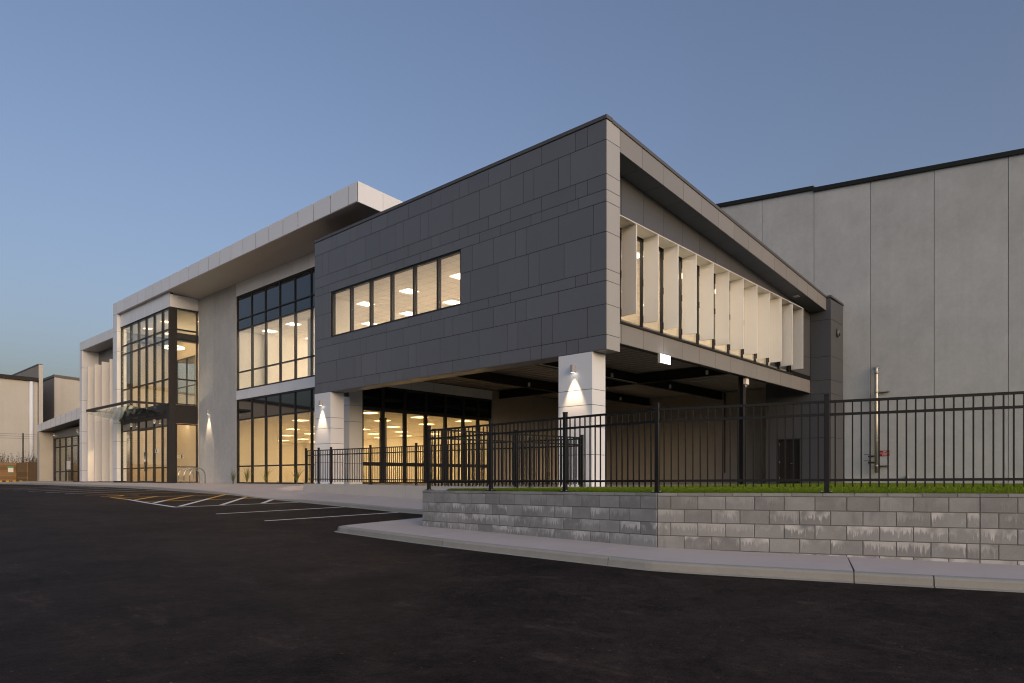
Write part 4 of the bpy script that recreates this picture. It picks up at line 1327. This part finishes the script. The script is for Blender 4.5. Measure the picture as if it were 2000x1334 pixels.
si = thing("alarm_siren", (19.55, -.22, 7.44), "small rounded alarm siren high on the dark end pier", "siren")
v = []
ring_ = [(math.cos(a) * .16, math.sin(a) * .22) for a in [2 * math.pi * k / 16 for k in range(16)]]
v = [(19.55 + a, -.216, 7.44 + b) for a, b in ring_] + [(19.55 + a * .9, -.30, 7.44 + b * .9) for a, b in ring_] + [(19.55 + a * .5, -.33, 7.44 + b * .5) for a, b in ring_]
f = [(i, (i + 1) % 16, 16 + (i + 1) % 16, 16 + i) for i in range(16)] + [(16 + i, 16 + (i + 1) % 16, 32 + (i + 1) % 16, 32 + i) for i in range(16)] + [tuple(32 + i for i in range(16)), tuple(range(15, -1, -1))]
c = Vector((19.55, -.26, 7.44))
put("siren_cover", fixn(mesh([Vector(q) - c for q in v], f, M['cap'], True)), c, si)
box("siren_lens", (19.50, -.345, 7.30), (19.60, -.325, 7.40), 'dark', si)

# fire riser pipe on the warehouse
fp = thing("fire_riser", (20.35, -1.77, 0), "vertical galvanised fire pipe with blue valves on the warehouse wall", "pipe")
arc = [(20.36 + .2 * (1 - math.cos(a)), -1.77, 5.52 + .2 * math.sin(a)) for a in [math.radians(k) for k in range(0, 91, 15)]]
tube("pipe", [(20.36, -1.77, .55), (20.36, -1.77, 3)] + arc + [(20.6, -1.77, 5.72)], .085, 'galv', fp, 14)
tube("elbow_collar", [(20.36, -1.77, 5.36), (20.36, -1.77, 5.50)], .105, 'galv', fp, 14)
for z_ in (.86, 2.1, 2.25, 4.44):
    tube("pipe_clamp", [(20.36, -1.77, z_), (20.36, -1.77, z_ + .05)], .10, 'galv', fp, 14)
for z_ in (.88, 4.46):
    box("pipe_bracket", (20.40, -2.30, z_), (20.599, -1.85, z_ + .05), 'galv', fp)
for z_ in (1.05, 1.35):
    tube("valve", [(20.36, -1.68, z_), (20.30, -1.42, z_)], .05, 'rubber', fp, 10)
    box("valve_lever", (20.22, -1.52, z_ + .07), (20.26, -1.25, z_ + .10), 'signb', fp)
hs = thing("fire_hydrant_sign", (20.59, -2.08, 1.5), "small red fire sign with white lettering beside the galvanised pipe", "sign")
box("sign_plate", (20.575, -2.29, 1.36), (20.598, -1.88, 1.63), 'red', hs)
def text(name, s, loc, size, m, parent, rx=90, rz=0):
    cu = bpy.data.curves.new(name, 'FONT')
    cu.body = s; cu.size = size; cu.align_x = 'CENTER'; cu.align_y = 'CENTER'; cu.extrude = .002
    cu.materials.append(M[m])
    tmp = bpy.data.objects.new("tmp", cu)
    COL.objects.link(tmp)
    me = bpy.data.meshes.new_from_object(tmp.evaluated_get(bpy.context.evaluated_depsgraph_get()))
    bpy.data.objects.remove(tmp)
    if not me.materials:
        me.materials.append(M[m])
    o = bpy.data.objects.new(name, me)
    COL.objects.link(o)
    o.parent = parent
    o.location = Vector(loc) - POS[parent.name]
    o.rotation_euler = (math.radians(rx), 0, math.radians(rz))
    return o
for i, s_ in enumerate(("FIRE", "HYDRANT", "INLET")):
    text("lettering", s_, (20.572, -2.085, 1.575 - i * .078), .085, 'signw', hs, 90, -90)
tp = thing("wall_tap", (20.55, -3.05, .3), "small pale tap box low on the warehouse wall", "tap")
box("tap_box", (20.50, -3.12, .26), (20.598, -3.0, .40), 'greyp', tp, .006)
box("tap_spout", (20.44, -3.08, .25), (20.50, -3.04, .29), 'galv', tp)

# lobby: ring pendant and signs
pr = thing("ring_pendant", (2.0, 35.7, 8.9), "glowing ring pendant lamp hanging in the glazed lobby", "pendant lamp")
R_ = [(2.0 + .62 * math.cos(a), 35.7 + .62 * math.sin(a), 8.9) for a in [2 * math.pi * k / 32 for k in range(32)]]
tube("lamp_ring", R_, .05, 'led_ring', pr, 8, True)
for k in (0, 11, 21):
    tube("suspension_wire", [R_[k], (2.0, 35.7, 10.34)], .006, 'fence', pr, 5)
ls = thing("lobby_sign", (3.97, 39.6, 1.84), "row of small cream and blue door signs on the lobby wall", "sign")
box("sign_plate", (3.975, 39.55, 1.75), (3.99, 40.15, 1.94), 'signw', ls)
box("text_line", (3.972, 39.65, 1.825), (3.9745, 40.0, 1.855), 'fence', ls)
box("blue_plate", (3.975, 39.25, 1.73), (3.99, 39.50, 1.96), 'signb', ls)
box("white_plate", (3.975, 38.98, 1.75), (3.99, 39.21, 1.94), 'signw', ls)
box("symbol_dot", (3.972, 39.05, 1.81), (3.9745, 39.12, 1.88), 'fence', ls)
sw = thing("light_switch", (3.98, 39.55, 1.1), "white light switch plate on the lobby wall", "switch")
box("switch_plate", (3.975, 39.52, 1.08), (3.99, 39.64, 1.24), 'signw', sw)
ds = thing("door_notice", (.07, 33.2, 1.95), "small white and blue notice on glass right of the entrance doors", "notice")
box("notice_sheet", (.072, 32.95, 1.86), (.078, 33.5, 2.08), 'signw', ds)
box("notice_logo", (.069, 33.28, 1.88), (.0715, 33.42, 2.06), 'signb', ds)

# bike hoops
for i, y in enumerate((29.9, 29.1, 28.3)):
    hp = thing("bike_hoop", (.45, y, 0), ("stainless bike hoop furthest left, nearest the entrance", "middle one of three stainless bike hoops", "stainless bike hoop furthest right, in front of bare concrete")[i], "bike hoop", "bike hoops by the entrance")
    r_ = .43
    x0 = .02
    P = [(x0, y, -.02), (x0, y, .44)] + [(x0 + r_ - r_ * math.cos(a), y, .44 + r_ * math.sin(a)) for a in [math.radians(k) for k in range(12, 169, 12)]] + [(x0 + 2 * r_, y, .44), (x0 + 2 * r_, y, -.02)]
    tube("hoop", P, .030, 'stainless', hp, 10)
    for xx in (x0, x0 + 2 * r_):
        tube("foot_flange", [(xx, y, -.003), (xx, y, .012)], .055, 'stainless', hp, 12)

# strappy plants along the glazing
rp = random.Random(21)
for i, (x, y, nb, lab) in enumerate(((1.25, 25.6, 24, "strappy green plant at the concrete wall end of the glazing"), (1.2, 23.9, 40, "largest strappy green plant in front of the second glazing bay"),
                                      (1.2, 21.9, 18, "small sparse strappy plant in front of the middle glazing bay"), (1.15, 18.75, 30, "strappy green plant beside the end of the ramp fence"))):
    t_ = thing("flax_plant", (x, y, 0), lab, "plant", "strappy plants along the glazing")
    v, f = [], []
    for k in range(nb):
        a = rp.uniform(0, 6.283); L = rp.uniform(.5, 1.15); lean = rp.uniform(.1, .65)
        d = Vector((math.cos(a), math.sin(a), 0)); sd_ = Vector((-d.y, d.x, 0))
        prev = None
        for j in range(5):
            u = j / 4
            p = d * (lean * L * u ** 1.6) + Vector((0, 0, L * (u - .35 * lean * u ** 2.4)))
            w_ = .016 * (1 - u) ** .7 + .001
            b = len(v)
            v += [p + sd_ * w_, p - sd_ * w_]
            if prev is not None:
                f.append((prev, prev + 1, b + 1, b))
            prev = b
    put("leaves", mesh(v, f, M['leaf']), (x, y, 0.0), t_)
    put("root_crown", boxmesh(.08, .08, .06, M['leaf'], .02), (x, y, .02), t_)
